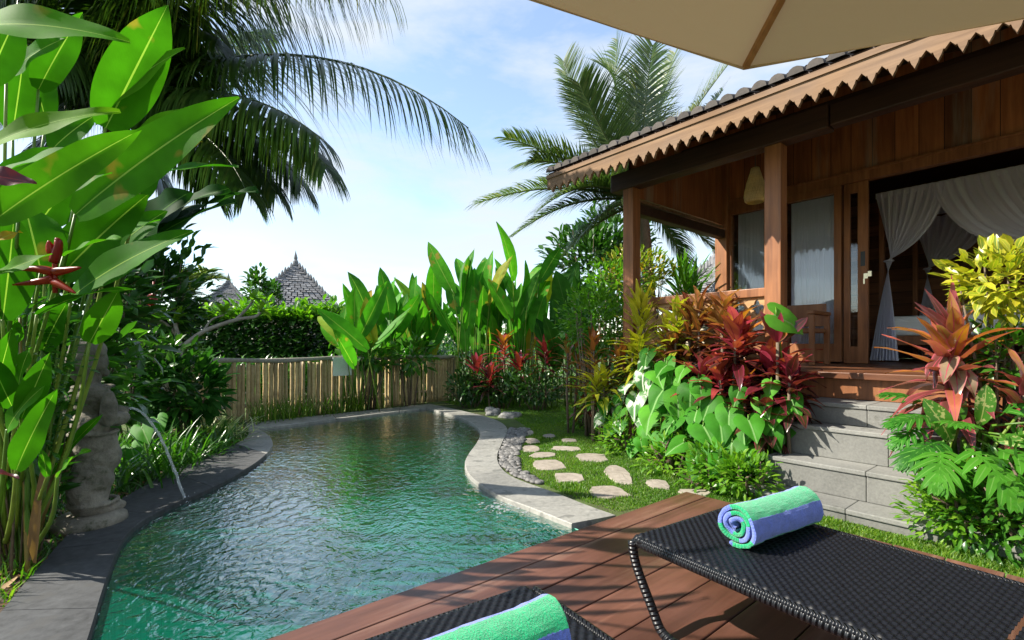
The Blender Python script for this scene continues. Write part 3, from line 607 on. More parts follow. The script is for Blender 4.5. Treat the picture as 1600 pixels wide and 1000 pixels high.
# ------------------------------------------------------------------ sun loungers and towels
def make_lounger():
    W, Lh = .68, .98
    root = thing('sun_lounger', (0, 0, 0), 'black wicker sun lounger beside the lawn with a rolled towel on its seat', 'sun lounger', 'black wicker sun loungers')
    c = .0155; nx, ny = int(W/c*4), int(Lh/c*4); zt = .33
    def weave(rows_u, f, name, par, width, length, nx, ny, zfun, skirt=True):
        pts = []; xs = np.linspace(0, width, nx+1); ys = np.linspace(0, length, ny+1); fs = []
        for y in ys:
            for x in xs:
                q = math.cos(math.pi*x/c)*math.cos(math.pi*y/c); hgt = .0030*(abs(q)**.6)*(1 if q > 0 else -1)
                z, xo, yo = zfun(x, y); pts.append((xo, yo, z+hgt))
        n = nx+1
        for i in range(ny):
            for j in range(nx): fs.append((i*n+j, i*n+j+1, (i+1)*n+j+1, (i+1)*n+j))
        b = MB(); b.add(pts, fs); return b
    def zf(x, y):
        # rolled edges on both sides and over the foot end
        ex = min(x, W-x); r = .035; z = zt; yo = y
        if y < .06:                         # foot end curls down
            a = (.06-y)/.06*1.5; z -= .038*(1-math.cos(a)); yo = .06-.038*math.sin(a)
        if ex < .03: z -= .030*(1-ex/.03)**2
        z -= .006*math.sin(math.pi*min(1, max(0, (x/W))))
        return z, x, yo
    b = weave(0, 0, 'seat', root, W, Lh, nx, ny, zf); b.build('seat', M_weave, root)
    # backrest, raised a little
    LB = .78; al = R(13); y0 = Lh+.015
    def zb(x, y):
        ex = min(x, W-.0-x); d = 0
        if ex < .03: d = .03*(1-ex/.03)**2
        return zt+.004+y*math.sin(al)-d*.8, x, y0+y*math.cos(al)
    bk = weave(0, 0, 'backrest', root, W, LB, nx, int(LB/c*4), zb); bo = bk.build('backrest', M_weave, root)
    fr = MB()
    up_ = lambda x, y: Vector((x, y0+y*math.cos(al), zt-.012+y*math.sin(al)))
    fr.tube([up_(.012, 0), up_(.012, LB*.9), up_(.03, LB), up_(W-.03, LB), up_(W-.012, LB*.9), up_(W-.012, 0)], .019, 8); fr.build('backrest_frame', M_wick, bo)
    f2 = MB(); z = zt-.022
    f2.tube([(.006, Lh, z), (.006, .10, z), (.02, .055, z-.004), (.06, .030, z-.010), (W/2, .026, z-.012), (W-.06, .030, z-.010), (W-.02, .055, z-.004), (W-.006, .10, z), (W-.006, Lh, z)], .018, 10)
    f2.tube([(.006, Lh, z), (.006, 1.72, z)], .016, 8); f2.tube([(W-.006, Lh, z), (W-.006, 1.72, z)], .016, 8)
    f2.build('seat_frame', M_wick, root)
    # braided binding along the long sides
    for x in (0.004, W-.004):
        e = MB(); e.tube([(x, .07+i*(Lh-.07)/30, zt-.012) for i in range(31)], .013, 8); e.build('edge_binding', M_wick, root)
    for x in (.008, W-.008):
        l = MB(); pth = [Vector(p) for p in [(x, .035, z-.004), (x, .055, .22), (x, .13, .09), (x, .165, .035), (x, .21, .018), (x, .28, .017), (x, 1.30, .017), (x, 1.40, .018), (x, 1.45, .04), (x, 1.52, .16), (x, 1.58, z)]]
        l.tube(catmull(pth, 4), .017, 10); l.build('leg', M_wick, root)
    cr = MB(); cr.tube([(.01, 1.30, .034), (W-.01, 1.30, .034)], .012, 8); cr.build('stretcher', M_wick, root)
    return root
lg = make_lounger(); ROT = math.atan2(-.56, -.83)
lg.location = (.985, 2.215, .07); lg.rotation_euler = (0, 0, ROT)
lg2 = copy_tree(lg); lg2.location = (.03, 1.475, .07)
lg2['label'] = 'black wicker sun lounger nearest the pool, cropped by the lower edge of the view'
def make_towel(lab):
    T = .017; Ra = .079; turns = 3.1; nA = 120; L = .44; nL = 22; g = Vector((0, 0, 0))
    root = thing('rolled_towel', (0, 0, 0), lab, 'towel', 'green and blue rolled pool towels')
    b = MB()
    def ctr(q):                       # q 0 outer .. 1 inner
        a = -R(70)-q*turns*2*math.pi; r = Ra-.004-q*(Ra-.016); return a, r
    arc = [0]
    for i in range(nA):
        a, r = ctr(i/nA); arc.append(arc[-1]+r*turns*2*math.pi/nA)
    def pt(i, off, x):
        a, r = ctr(i/nA); r = r+off; y = r*math.cos(a); z = r*math.sin(a)*.95
        if i < 5 and off is not None: pass
        return Vector((x, y, z))
    V = []; xs = [-L/2+L*j/nL for j in range(nL+1)]
    def nz_(p, k=.0035): return Vector((p.x, p.y*(1+k/.079*noise.noise(p*60)+.05*noise.noise(p*9)), p.z*(1+k/.079*noise.noise(p*60)+.05*noise.noise(p*8)-.05*math.cos(p.x*8))))
    O = [[nz_(pt(i, T/2*(.9 if 0 < i < nA else .1), x+.006*math.sin(i*.35))) for x in xs] for i in range(nA+1)]
    I = [[pt(i, -T/2*.75, x+.006*math.sin(i*.35)) for x in xs] for i in range(nA+1)]
    col = lambda i: (arc[i]-.005)/.085
    for i in range(nA):
        for rows, fl in ((O, 0), (I, 1)):
            r = [rows[i], rows[i+1]]
            nn_ = len(xs); tt = [col(i)]*nn_+[col(i+1)]*nn_; b.grid(r if fl else r[::-1], None, tt if fl else tt[nn_:]+tt[:nn_], False)
        for j in (0, nL):
            q = [O[i][j], O[i+1][j], I[i+1][j], I[i][j]]; m_ = (q[0]+q[1]+q[2]+q[3])/4+Vector((-.006 if j == 0 else .006, 0, 0))
            b.add(q+[m_], [(0, 1, 4), (1, 2, 4), (2, 3, 4), (3, 0, 4)], None, col(i))
    # flap lying on the seat
    fl = [[Vector((x, .0+.030+.028*k, -.077-.001*k+.004*math.sin(x*40)*(k/3))) for x in xs] for k in range(4)]
    b.build('towel_roll', M_towel, root)
    return root
tw1 = make_towel('rolled green and blue striped towel on the lounger beside the lawn'); YW = .07+.33+.074
ax = math.atan2(.52, .84)
def place(t, c, rot): t.location = c; t.rotation_euler = (0, 0, rot)
cA = (G(1167, 862, .4)+G(1268, 824, .4))/2
place(tw1, (cA.x-.01, cA.y+.045, YW), ax)
tw2 = copy_tree(tw1); tw2['label'] = 'rolled green and blue striped towel at the bottom edge, on the lounger nearest the pool'
place(tw2, (-.095, .955, YW), ax+R(2)); 
# ------------------------------------------------------------------ villa
FLZ, DF = .885, 6.80
villa = thing('villa', H(1, 6.8, 0), 'reddish timber villa with tiled roof and a raised veranda', 'house')
rz = lambda d: 2.99+(d-3.8)*.42      # roof underside
# floor
b = MB(); b.hbox(-2.8, 3.62, 4.50, 6.9, FLZ-.05, FLZ); b.hbox(-2.8, 3.45, 6.9, 10.3, FLZ-.05, FLZ-.002); fl = b.build('floor', M_floorw, villa, False, .004)
b = MB(); b.hbox(-2.8, 3.60, 4.56, 4.62, FLZ-.213, FLZ-.052, .2); b.hbox(-2.8, 3.60, 4.62, 4.68, 0, FLZ-.215); b.build('plinth', M_hw, villa, False, .004)
# facade positions
sx = lambda px: SOF(px, DF)
w1a, w1b = sx(1145), sx(1196); w2a, w2b = sx(1228), sx(1305); do_a, do_b = sx(1319), sx(1357)
TOPZ = 3.03
b = MB()
b.hbox(-2.8, 3.46, DF, DF+.06, TOPZ+.12, rz(DF)-.03)                 # planked upper wall
b.hbox(w2a+.075, w1b-.075, DF+.004, DF+.06, FLZ, TOPZ); b.hbox(3.40, w1a+.075, DF+.004, DF+.06, FLZ, TOPZ)
b.hbox(-2.8, -1.55, DF+.004, DF+.06, FLZ, TOPZ)
b.build('wall', M_plank, villa, False)
b = MB(); b.hbox(-2.8, 3.46, DF-.03, DF+.07, TOPZ, TOPZ+.13); b.hbox(-2.8, 3.46, DF-.045, DF-.028, TOPZ+.105, TOPZ+.135); b.build('lintel', M_hw, villa, False, .005)
b = MB(); b.hbox(3.40, 3.46, 6.86, 10.3, FLZ, 4.0); b.hbox(-2.8, 3.46, 10.3, 10.36, FLZ, 4.0); b.hbox(-2.86, -2.8, 6.8, 10.3, FLZ, 4.0); b.hbox(-2.8, 3.4, 6.9, 10.3, 3.75, 3.8); b.build('room_wall', M_room, villa, False)
b = MB(); b.hbox(3.36, 3.53, DF-.10, DF+.02, FLZ, TOPZ+.9); b.build('corner_post', M_hw, villa, False, .006)
# windows
for a_, c_ in ((w1a, w1b), (w2a, w2b)):
    z0, z1 = FLZ+.02, TOPZ-.0; f = MB(); t = .075
    f.hbox(c_-t, c_, DF-.05, DF+.05, z0, z1, .6); f.hbox(a_, a_+t, DF-.05, DF+.05, z0, z1, .4); f.hbox(c_, a_, DF-.048, DF+.05, z1-.085, z1-.002, .5); f.hbox(c_, a_, DF-.048, DF+.05, z0, z0+.22, .4)
    fo = f.build('window', M_hw, villa, False, .004); g_ = MB(); g_.hbox(c_, a_, DF-.004, DF+.002, z0+.2, z1-.06); g_.build('pane', M_glass, fo, False)
# sliding door
b = MB(); dz0, dz1 = FLZ+.005, TOPZ-.004; t = (do_a-do_b)
b.hbox(do_a-.26*t, do_a, DF-.02, DF+.03, dz0, dz1, .55); b.hbox(do_b, do_b+.42*t, DF-.02, DF+.03, dz0, dz1, .65); b.hbox(do_b, do_a, DF-.018, DF+.028, dz1-.12, dz1-.001, .5); b.hbox(do_b, do_a, DF-.018, DF+.028, dz0, dz0+.2, .5)
dr = b.build('door', M_hw, villa, False, .004); g_ = MB(); g_.hbox(do_b+.3*t, do_a-.2*t, DF+.002, DF+.008, dz0+.15, dz1-.1); g_.build('pane', M_glass, dr, False)
h_ = MB(); hs = do_b+.2*t; h_.hbox(hs-.022, hs+.022, DF-.026, DF-.019, 2.03, 2.20); h_.build('handle', M_black, dr, False)
h_ = MB(); h_.hbox(hs-.05, hs-.01, DF-.035, DF-.019, 1.88, 1.94); h_.hbox(hs-.09, hs-.055, DF-.05, DF-.02, 1.90, 1.96); h_.hbox(hs-.02, hs-.005, DF-.03, DF-.019, 1.82, 1.88); h_.build('lock', M_metal, dr, False)
# posts
sA, sB = SOF(987, 4.6), SOF(1212, 4.6)
for s_ in (sA, sB, -1.6):
    b = MB(); b.hbox(s_-.07, s_+.07, 4.53, 4.67, FLZ+.002, 2.885, rnd.uniform(.3, .8)); b.hbox(s_-.085, s_+.085, 4.515, 4.685, FLZ+.001, FLZ+.16, .4); b.build('post', M_hw, villa, False, .007)
b = MB(); b.hbox(1.42, 3.66, 4.52, 4.68, 2.886, 3.09); b.hbox(-2.8, 1.415, 4.54, 4.66, 2.90, 3.08); b.hbox(-2.8, 3.4, 5.6, 5.72, 3.42, 3.58)
b.build('eave_beam', M_beam, villa, False, .012)
b = MB(); b.hbox(3.38, 3.50, 4.68, 6.70, 2.62, 2.735, .3); b.build('side_beam', M_beam, villa, False, .01)
b = MB(); b.hbox(3.41, 3.46, 4.68, 6.70, 2.765, 2.80, .8); b.build('side_batten', M_fascia, villa, False, .004)
b = MB(); pts = [H(3.43, 4.6, 2.82), H(3.43, 6.8, 2.82), H(3.43, 6.8, rz(6.8)-.03), H(3.43, 4.6, rz(4.6)-.03)]; q = [p+D1*.03 for p in pts]; b.add(pts+q, [(0, 1, 2, 3), (7, 6, 5, 4), (0, 4, 5, 1), (2, 6, 7, 3)]); b.build('gable_panel', M_plank, villa, False)
# railing with carved panel
rl = MB(); rl.hbox(sB+.07, sA-.07, 4.555, 4.645, 1.545, 1.625, .5); rl.hbox(sB+.07, sA-.07, 4.57, 4.63, .93, .99, .4); rl.hbox(3.40, 3.49, 4.68, 6.70, 1.545, 1.625, .4); ro = rl.build('railing', M_hw, villa, False, .006)
cp = MB(); s_ = sB+.075; cell = .16
def carved(mb, s0, s1, z0, z1):
    n = int((s1-s0)/cell); m_ = max(1, int((z1-z0)/cell)); cw = (s1-s0)/n; ch = (z1-z0)/m_
    for i in range(n):
        for j in range(m_):
            c_s, c_z = s0+(i+.5)*cw, z0+(j+.5)*ch; K = 16; outer_, inn = [], []
            for k in range(K):
                a = 2*math.pi*k/K; ca, sa = math.cos(a), math.sin(a); mm = max(abs(ca), abs(sa)); rr = .30+.10*math.cos(4*a)
                outer_.append((c_s+ca/mm*cw/2, c_z+sa/mm*ch/2)); inn.append((c_s+ca*rr*cw, c_z+sa*rr*ch))
            rows = [[H(x, 4.585, z) for x, z in outer_], [H(x, 4.585, z) for x, z in inn], [H(x, 4.615, z) for x, z in inn], [H(x, 4.615, z) for x, z in outer_]]
            mb.grid(rows, None, .5, True)
carved(cp, sB+.07, sA-.07, .99, 1.545); cp.build('carved_panel', M_carved, ro, False)
# roof
b = MB(); R0, R1 = -2.9, 3.93
def slab(d0, z0, d1, z1, th, s0=R0, s1=R1, mb=b):
    ps = [H(s0, d0, z0), H(s1, d0, z0), H(s1, d1, z1), H(s0, d1, z1)]; up = [p+Vector((0, 0, th)) for p in ps]
    mb.add(ps+up, [(0, 1, 2, 3), (7, 6, 5, 4), (0, 4, 5, 1), (1, 5, 6, 2), (2, 6, 7, 3), (3, 7, 4, 0)])
slab(3.78, rz(3.78), 8.5, rz(8.5), .04); slab(8.5, rz(8.5), 13.2, rz(3.8), .04)
rf = b.build('roof', M_beam, villa, False)
t_ = MB(); sp = .125; n = int((R1-R0)/sp); crs = 20
for i in range(n+1):
    s_ = R0+.03+i*sp
    for k in range(crs):
        d0, d1 = 3.74+k*.24, 3.74+(k+1)*.24+.03; t = rnd.random(); rows = []
        for d, lift, rr in ((d0, .022+rnd.uniform(0, .006), .056), (d1, .0, .050)):
            rows.append([H(s_+rr*math.cos(a), d, rz(d)+.035+lift+rr*math.sin(a)) for a in [math.pi*j/7 for j in range(8)]])
        t_.grid(rows, None, t)
        if k == 0: t_.add(rows[0], [tuple(range(8))], None, t)
t_.build('tiles', M_tile, rf)
b = MB(); rows = []; tooth = .108; zt, zb_ = 2.985, 2.86
ss = R0; pr = []
while ss < R1:
    u = ((ss-R0)/tooth) % 1-.5; a = abs(u)*2
    jt = math.sin(math.floor((ss-R0)/tooth)*12.9)*.007; z = 2.785+jt+(.080-jt)*(a**.8)+(.014 if .34 < a < .46 else 0)
    pr.append((ss, z)); ss += tooth/14
rows = [[H(s_, 3.755, z) for s_, z in pr], [H(s_, 3.755, zt) for s_, z in pr], [H(s_, 3.785, zt) for s_, z in pr], [H(s_, 3.785, z) for s_, z in pr], [H(s_, 3.755, z) for s_, z in pr]]
b.grid(rows); b.hbox(R0, R1, 3.742, 3.757, 2.95, 2.99); fo = b.build('fascia', M_fascia, rf, False)
b = MB()
for i in range(12):
    s_ = R0+.2+i*.6; pts = [H(s_, d, rz(d)-.045) for d in (3.82, 6.78)]; x = D1*.03; z = Vector((0, 0, .045))
    b.add([pts[0]-x-z, pts[0]+x-z, pts[0]+x+z*.9, pts[0]-x+z*.9, pts[1]-x-z, pts[1]+x-z, pts[1]+x+z*.9, pts[1]-x+z*.9], [(0, 3, 2, 1), (4, 5, 6, 7), (0, 1, 5, 4), (1, 2, 6, 5), (3, 0, 4, 7)])
b.build('rafter', M_beam, rf, False)
# steps
st = thing('stone_steps', H(.6, 4.0, 0), 'four grey stone steps rising from the lawn to the timber veranda', 'steps')
for d0, z0, z1, s1 in ((3.53, 0, .085, 1.63), (3.77, .086, .287, 1.585), (4.0, .288, .51, 1.52), (4.20, .511, .67, 1.49)):
    b = MB(); x = s1; ws = [.62, .66, .64, .5] if z0 < .3 else [.42, .64, .66, .6]
    for w in ws: b.hbox(x-w+.0015, x, d0, 4.60, z0, z1-.032, rnd.uniform(.05, .45)); b.hbox(x-w+.0015, x, d0-.012, 4.60, z1-.0315, z1, rnd.uniform(.75, 1)); x -= w  # tread slabs added, paler than risers: light falling on treads put into the tint
    b.build('step', M_step, st, False, .006)
# sheer curtains behind the windows
def sheet(name, s0, s1, D, z0, z1, mat, lab, n=90, amp=.022, folds=11):
    b = MB(); rows = []
    ph = rnd.random()*5
    for k in range(9):
        z = z1+(z0-z1)*k/8; rows.append([H(s0+(s1-s0)*i/n, D+amp*(.5+.5*k/8)*math.sin(i/n*folds*6.28+ph+.6*math.sin(i/n*9+k*.2))+.012*math.sin(i/n*folds*2.7*6.28), z) for i in range(n+1)])
    b.grid(rows); o = b.build(name, mat); return tag(o, lab, 'curtain', 'sheer curtains behind the glass')
sheet('sheer_curtain', w1b+.02, w1a-.02, DF+.12, FLZ+.03, TOPZ, M_curt, 'white sheer curtain behind the narrow window near the house corner')
sheet('sheer_curtain', w2b+.02, w2a-.02, DF+.12, FLZ+.03, TOPZ, M_curt, 'white sheer curtain behind the wide window next to the sliding door')
# bed and mosquito net
BD0, BD1 = 7.9, 9.85; bs0 = SOF(1372, BD0); bs1 = bs0-1.75
bed = thing('bed', H((bs0+bs1)/2, 8.9, FLZ), 'four poster bed with white mattress inside the villa', 'bed')
b = MB(); b.hbox(bs1, bs0, BD0+.02, BD1, FLZ+.22, FLZ+.34); b.build('frame', M_hw, bed, False, .01)
b = MB(); b.hbox(bs1+.05, bs0-.05, BD0+.06, BD1-.05, FLZ+.341, FLZ+.60); b.build('mattress', M_bedding, bed, False, .05)
for a in (.3, .95):
    b = MB(); b.box(H(bs0-.35-a*.7, BD1-.3, FLZ+.70), D1, .28, D2, .18, UP, .08); b.build('pillow', M_bedding, bed, True, .07)
for a, c in ((bs0-.03, BD0+.06), (bs1+.03, BD0+.06), (bs0-.03, BD1-.06), (bs1+.03, BD1-.06)):
    b = MB(); b.hbox(a-.03, a+.03, c-.03, c+.03, FLZ, 3.08); b.build('bedpost', M_hw, bed, False, .006)
net = thing('mosquito_net', H((bs0+bs1)/2, 8.9, FLZ), 'white sheer mosquito net draped and tied round the four poster bed', 'mosquito net')
def drape(a, c, g, f0, f1, D, nf=9, sag=.16):
    """top line a..c (s,z) gathered at g, then flaring to the floor f0..f1"""
    b = MB(); n = 70; rows = []
    for k in range(15):
        v = k/14; row = []
        for i in range(n+1):
            u = i/n; ts, tz = a[0]+(c[0]-a[0])*u, a[1]+(c[1]-a[1])*u; gs, gz = g[0]+(u-.5)*.07, g[1]
            e = v; s_ = ts+(gs-ts)*(e**(1.0+.5*u)); z = tz+(gz-tz)*e-sag*u*math.sin(math.pi*e)*.9
            row.append(H(s_, D+.035*math.sin(u*nf*6.28+.5*math.sin(v*3))*(1-.6*v)+.02*math.sin(u*nf*2.3*6.28), z))
        rows.append(row)
    if f0 is not None:
        for k in range(1, 13):
            v = k/12; row = []
            for i in range(n+1):
                u = i/n; gs = g[0]+(u-.5)*.07; fs_ = f0+(f1-f0)*u; e = v**.75
                row.append(H(gs+(fs_-gs)*e, D+(.014+.04*v)*math.sin(u*nf*6.28+.5)+.02*v*math.sin(u*nf*2.1*6.28), g[1]+(FLZ+.02-g[1])*v))
            rows.append(row)
    b.grid(rows); return b.build('drape', M_net, net)
sB0 = lambda px: SOF(px, BD0-.02)
gz = 2.21
drape((sB0(1368), 3.10), (sB0(1482), 3.10), (sB0(1389), gz), sB0(1358), sB0(1404), BD0-.02)
drape((bs1, 3.10), (sB0(1458), 3.10), (bs1+.02, gz), bs1-.1, bs1+.2, BD0-.05, 12, .30)
sC = lambda px: SOF(px, BD1)
drape((bs0+.02, 3.10), (bs0-.95, 3.10), (sC(1449), 2.30), sC(1425), sC(1475), BD1)
b = MB(); n = 120
b.grid([[H(bs0+.02+(bs1-bs0-.04)*i/n, BD0-.03+.006*math.sin(i*1.1), z) for i in range(n+1)] for z in (3.125, 3.10, 3.05)]); b.build('valance', M_net, net)
b = MB(); b.grid([[H(bs0+.02+(bs1-bs0)*i/6, BD0-.02+(BD1-BD0)*j/6, 3.12-.04*math.sin(math.pi*i/6)*math.sin(math.pi*j/6)) for i in range(7)] for j in range(7)]); b.build('net_top', M_net, net)
for g_, D_ in ((sB0(1389), BD0-.02), (sC(1449), BD1)):
    b = MB(); c = H(g_, D_, gz if D_ < 9 else 2.30); b.tube([c+Vector((.045*math.cos(a), .045*math.sin(a), 0)) for a in [i*.6283 for i in range(11)]], .012, 6); b.build('tie', M_net, net)
# lantern
lc = PD(1180, 316, 5.5); lan = thing('rattan_lantern', lc, 'woven rattan lantern hanging from the veranda ceiling beside the post', 'lantern')
prof = [(.085, 0), (.105, .02), (.112, .07), (.105, .13), (.085, .22), (.06, .30), (.045, .35), (.04, .375)]
b = MB()
for k in range(26):
    a = 2*math.pi*k/26
    for sg in (1, -1): b.tube([lc+Vector((r*math.cos(a+sg*z*3), r*math.sin(a+sg*z*3), z)) for r, z in prof], .0038, 4, rnd.random())
for z_ in range(20):
    z = z_/19*.375; r = np.interp(z, [p[1] for p in prof], [p[0] for p in prof]); b.tube([lc+Vector((r*math.cos(a), r*math.sin(a), z)) for a in [i*.31416 for i in range(21)]], .0035, 4, rnd.random())
b.build('shade', M_rattan, lan)
b = MB(); b.lathe([(max(.001, r-.006), z) for r, z in prof], lc, 24, .9); b.build('lining', M_rattan, lan)
b = MB(); top = rz(5.5)-.03; b.tube([lc+Vector((0, 0, .36)), Vector((lc.x, lc.y, top))], .005, 6); b.build('cord', M_black, lan)
b = MB(); b.lathe([(.001, .10), (.03, .12), (.035, .16), (.02, .20), (.018, .24), (.001, .25)], lc, 14); b.build('bulb', M_white, lan)
# veranda chair
cc = PD(1248, 560, 6.15); cc.z = FLZ; chs = cc.dot(D1); chd = 6.15
ch = thing('wooden_armchair', cc, 'low brown wooden armchair on the veranda in front of the curtained window', 'chair')
b = MB(); b.hbox(chs-.215, chs+.215, chd-.22, chd+.22, FLZ+.36, FLZ+.41); b.build('seat', M_hw, ch, False, .008)
b = MB(); b.hbox(chs-.215, chs+.215, chd+.22, chd+.215, FLZ+.44, FLZ+.70); b.build('backrest', M_hw, ch, False, .01)
for i in (-.215, .215):
    b = MB(); b.hbox(chs+i-.035, chs+i+.035, chd-.28, chd+.26, FLZ+.56, FLZ+.60); b.build('armrest', M_hw, ch, False, .008)
    for j in (-.23, .23):
        b = MB(); b.hbox(chs+i-.025, chs+i+.025, chd+j-.025, chd+j+.025, FLZ, FLZ+.555 if j < 0 else FLZ+.60); b.build('leg', M_hw, ch, False, .004)

# ------------------------------------------------------------------ parasol
um = thing('parasol', (.96, .42, .07), 'cream canvas parasol with wooden ribs, over the black sun loungers', 'parasol')
UC = Vector((.96, .42, 0)); Rr, zr, za = 1.5, 2.2, 2.78; an = [math.atan2(1.5, -.02)+R(1)+k*math.pi/4 for k in range(8)]
cor = [UC+Vector((Rr*math.cos(a), Rr*math.sin(a), zr)) for a in an]; apx = UC+Vector((0, 0, za))
b = MB()
for k in range(8):
    A, B = cor[k], cor[(k+1) % 8]; rows = []
    for i in range(9):
        v = i/8; row = []
        for j in range(9):
            u = j/8; p = apx.lerp(A.lerp(B, u), max(v, .02)); p.z -= .035*math.sin(math.pi*u)*v*(1-.6*v); row.append(p)
        rows.append(row)
    b.grid(rows)
    hem = [[A.lerp(B, u/8)+Vector((0, 0, -.0)) for u in range(9)], [A.lerp(B, u/8)*.999+(apx-A.lerp(B, u/8))*.0+Vector((0, 0, -.012)) for u in range(9)]]
    b.grid(hem)
b.build('canopy', M_canvas, um)
for k in range(8):
    b = MB(); A = cor[k]; dr_ = (A-apx); sdv = dr_.cross(UP).normalized(); nrm = dr_.cross(sdv).normalized()
    if nrm.z > 0: nrm = -nrm
    c0 = apx.lerp(A, .04)+nrm*.016; c1 = apx.lerp(A, .995)+nrm*.014; b.box((c0+c1)/2, (c1-c0).normalized(), (c1-c0).length/2, sdv, .011, nrm, .011); b.build('rib', M_teak, um, False, .003)
    b = MB(); m0 = apx.lerp(A, .5)+nrm*.03; b.tube([m0, UC+Vector((0, 0, 2.05))+(A-UC-Vector((0, 0, A.z)))*.03], .008, 6); b.build('strut', M_teak, um)
b = MB(); b.tube([UC+Vector((0, 0, .07)), UC+Vector((0, 0, 2.80))], .024, 14); b.build('pole', M_teak, um)
b = MB(); b.lathe([(.03, 2.80), (.04, 2.83), (.02, 2.86), (.03, 2.89), (.001, 2.92)], UC, 14); b.build('finial', M_teak, um)
b = MB(); b.lathe([(.001, 2.02), (.06, 2.02), (.06, 2.09), (.001, 2.09)], UC, 14); b.build('hub', M_teak, um)
b = MB(); b.lathe([(.001, .071), (.24, .071), (.24, .11), (.05, .13), (.03, .2), (.001, .2)], UC, 24); b.build('base', M_black, um)

# ------------------------------------------------------------------ fence
FA = Vector((-4.31, 6.51, 0)); FD = Vector((.68, .73, 0)).normalized(); FN = Vector((.73, -.68, 0)).normalized()
def fpx(px): 
    k = (px-800)/FPX; return (-4.31-6.51*k)/(.73*k-.68)
def fpos(px, off=0, z=0): t = fpx(px); return FA+Vector((.68, .73, 0))*t+FN*off+Vector((0, 0, z))
fen = thing('bamboo_fence', FA, 'low fence of upright bamboo poles with a weathered top rail behind the pool', 'fence')
b = MB(); L = (fpos(712)-FA).length; x = 0
while x < L:
    r = rnd.uniform(.020, .036); p = FA+FD*(x+r)+FN*rnd.uniform(-.012, .012); top = .86+rnd.uniform(-.04, .03); lean = FD*rnd.uniform(-.012, .012)
    n = 7; pts = [p+lean*(i/n)+Vector((0, 0, top*i/n)) for i in range(n+1)]; b.tube(pts, [r*(1.06 if i % 3 == 0 else .97) for i in range(n+1)], 7, rnd.random())
    x += 2*r+(rnd.uniform(.0, .012) if rnd.random() < .8 else rnd.uniform(.02, .05))
b.build('pales', M_bamboo, fen)
b = MB(); b.tube([FA+FD*(L*i/14-.05)+FN*.035+Vector((0, 0, .885+.012*math.sin(i*1.3))) for i in range(15)], [.034+.006*math.sin(i*2.1) for i in range(15)], 9); b.build('rail', M_rail, fen)
b = MB(); b.tube([FA+FD*(L*i/10)-FN*.05+Vector((0, 0, .22)) for i in range(11)], .022, 8); b.build('rail', M_rail, fen)
for q in (0, .33, .66, 1):
    b = MB(); p = FA+FD*L*q-FN*.06; b.tube([p, p+Vector((0, 0, .88))], .035, 8); b.build('post', M_rail, fen)
b = MB(); c = fpos(531, .085, .755); b.box(c, FD, .165, UP, .15, FN, .008); b.box(c+FN*.0095, FD, .15, UP, .135, FN, .001)
tag(b.build('notice_board', M_sign, smooth=False, bevel=.003), 'blank white square board fixed to the bamboo fence', 'sign')

# ------------------------------------------------------------------ statue with water jet
SB = Vector((-2.56, 2.95, 0)); fwd = Vector((.22, .975, 0)).normalized(); sid = Vector((fwd.y, -fwd.x, 0))
sta = thing('stone_statue', SB, 'weathered stone statue of a figure holding a water jar at the pool edge', 'statue')
def blob(mb, c, r, n=14):
    f, s_, z = c; C_ = SB+fwd*f+sid*s_+Vector((0, 0, z)); rows = []
    for i in range(n+1):
        th = math.pi*i/n; rows.append([C_+fwd*(r[0]*.92*math.sin(th)*math.cos(a))+sid*(r[1]*.86*math.sin(th)*math.sin(a))+UP*(r[2]*math.cos(th)) for a in [2*math.pi*j/18 for j in range(18)]])
    mb.grid(rows, None, .5, True)
b = MB()
for c, r in [((.0, 0, 1.005), (.098, .09, .105)), ((-.01, 0, 1.07), (.10, .10, .085)), ((-.015, 0, 1.12), (.06, .06, .05)), ((-.055, 0, 1.0), (.07, .085, .12)), ((.085, 0, .99), (.03, .025, .03)), ((.075, 0, .935), (.04, .045, .03)), ((.0, 0, .90), (.06, .06, .07)),
             ((0, .0, .80), (.10, .15, .075)), ((.03, 0, .75), (.11, .13, .08)), ((0, .145, .72), (.05, .045, .11)), ((0, -.145, .72), (.05, .045, .11)), ((.06, .12, .65), (.10, .04, .045)), ((.06, -.12, .65), (.10, .04, .045)), ((.13, .06, .65), (.06, .05, .04)), ((.13, -.06, .65), (.06, .05, .04)),
             ((0, 0, .62), (.10, .115, .10)), ((.03, 0, .50), (.125, .13, .12)), ((.05, 0, .42), (.125, .135, .12)), ((.01, 0, .30), (.115, .13, .15)), ((-.01, 0, .17), (.10, .12, .12)), ((.07, .06, .10), (.11, .045, .04)), ((.07, -.06, .10), (.11, .045, .04)), ((-.02, 0, .24), (.11, .10, .14)), ((.08, 0, .30), (.05, .05, .18))]: blob(b, c, r)
for z_, r_, h_ in ((.57, .118, .013), (.85, .10, .012), (.145, .122, .013)):
    b.tube([SB+Vector((0, 0, z_))+fwd*(.02+r_*math.cos(a))+sid*(r_*.9*math.sin(a)) for a in [i*math.pi/12 for i in range(25)]], h_, 6)
fig = b.build('figure', M_statue, sta)
m_ = fig.modifiers.new('fuse', 'REMESH'); m_.mode = 'VOXEL'; m_.voxel_size = .008
m_ = fig.modifiers.new('soft', 'SMOOTH'); m_.iterations = 4; m_.factor = .5
tx = bpy.data.textures.new('pits', 'CLOUDS'); tx.noise_scale = .06; m_ = fig.modifiers.new('pits', 'DISPLACE'); m_.texture = tx; m_.strength = .016; m_.texture_coords = 'GLOBAL'
b = MB(); blob(b, (.165, 0, .655), (.065, .06, .065)); blob(b, (.20, 0, .68), (.04, .03, .03)); jar = b.build('jar', M_statue, sta)
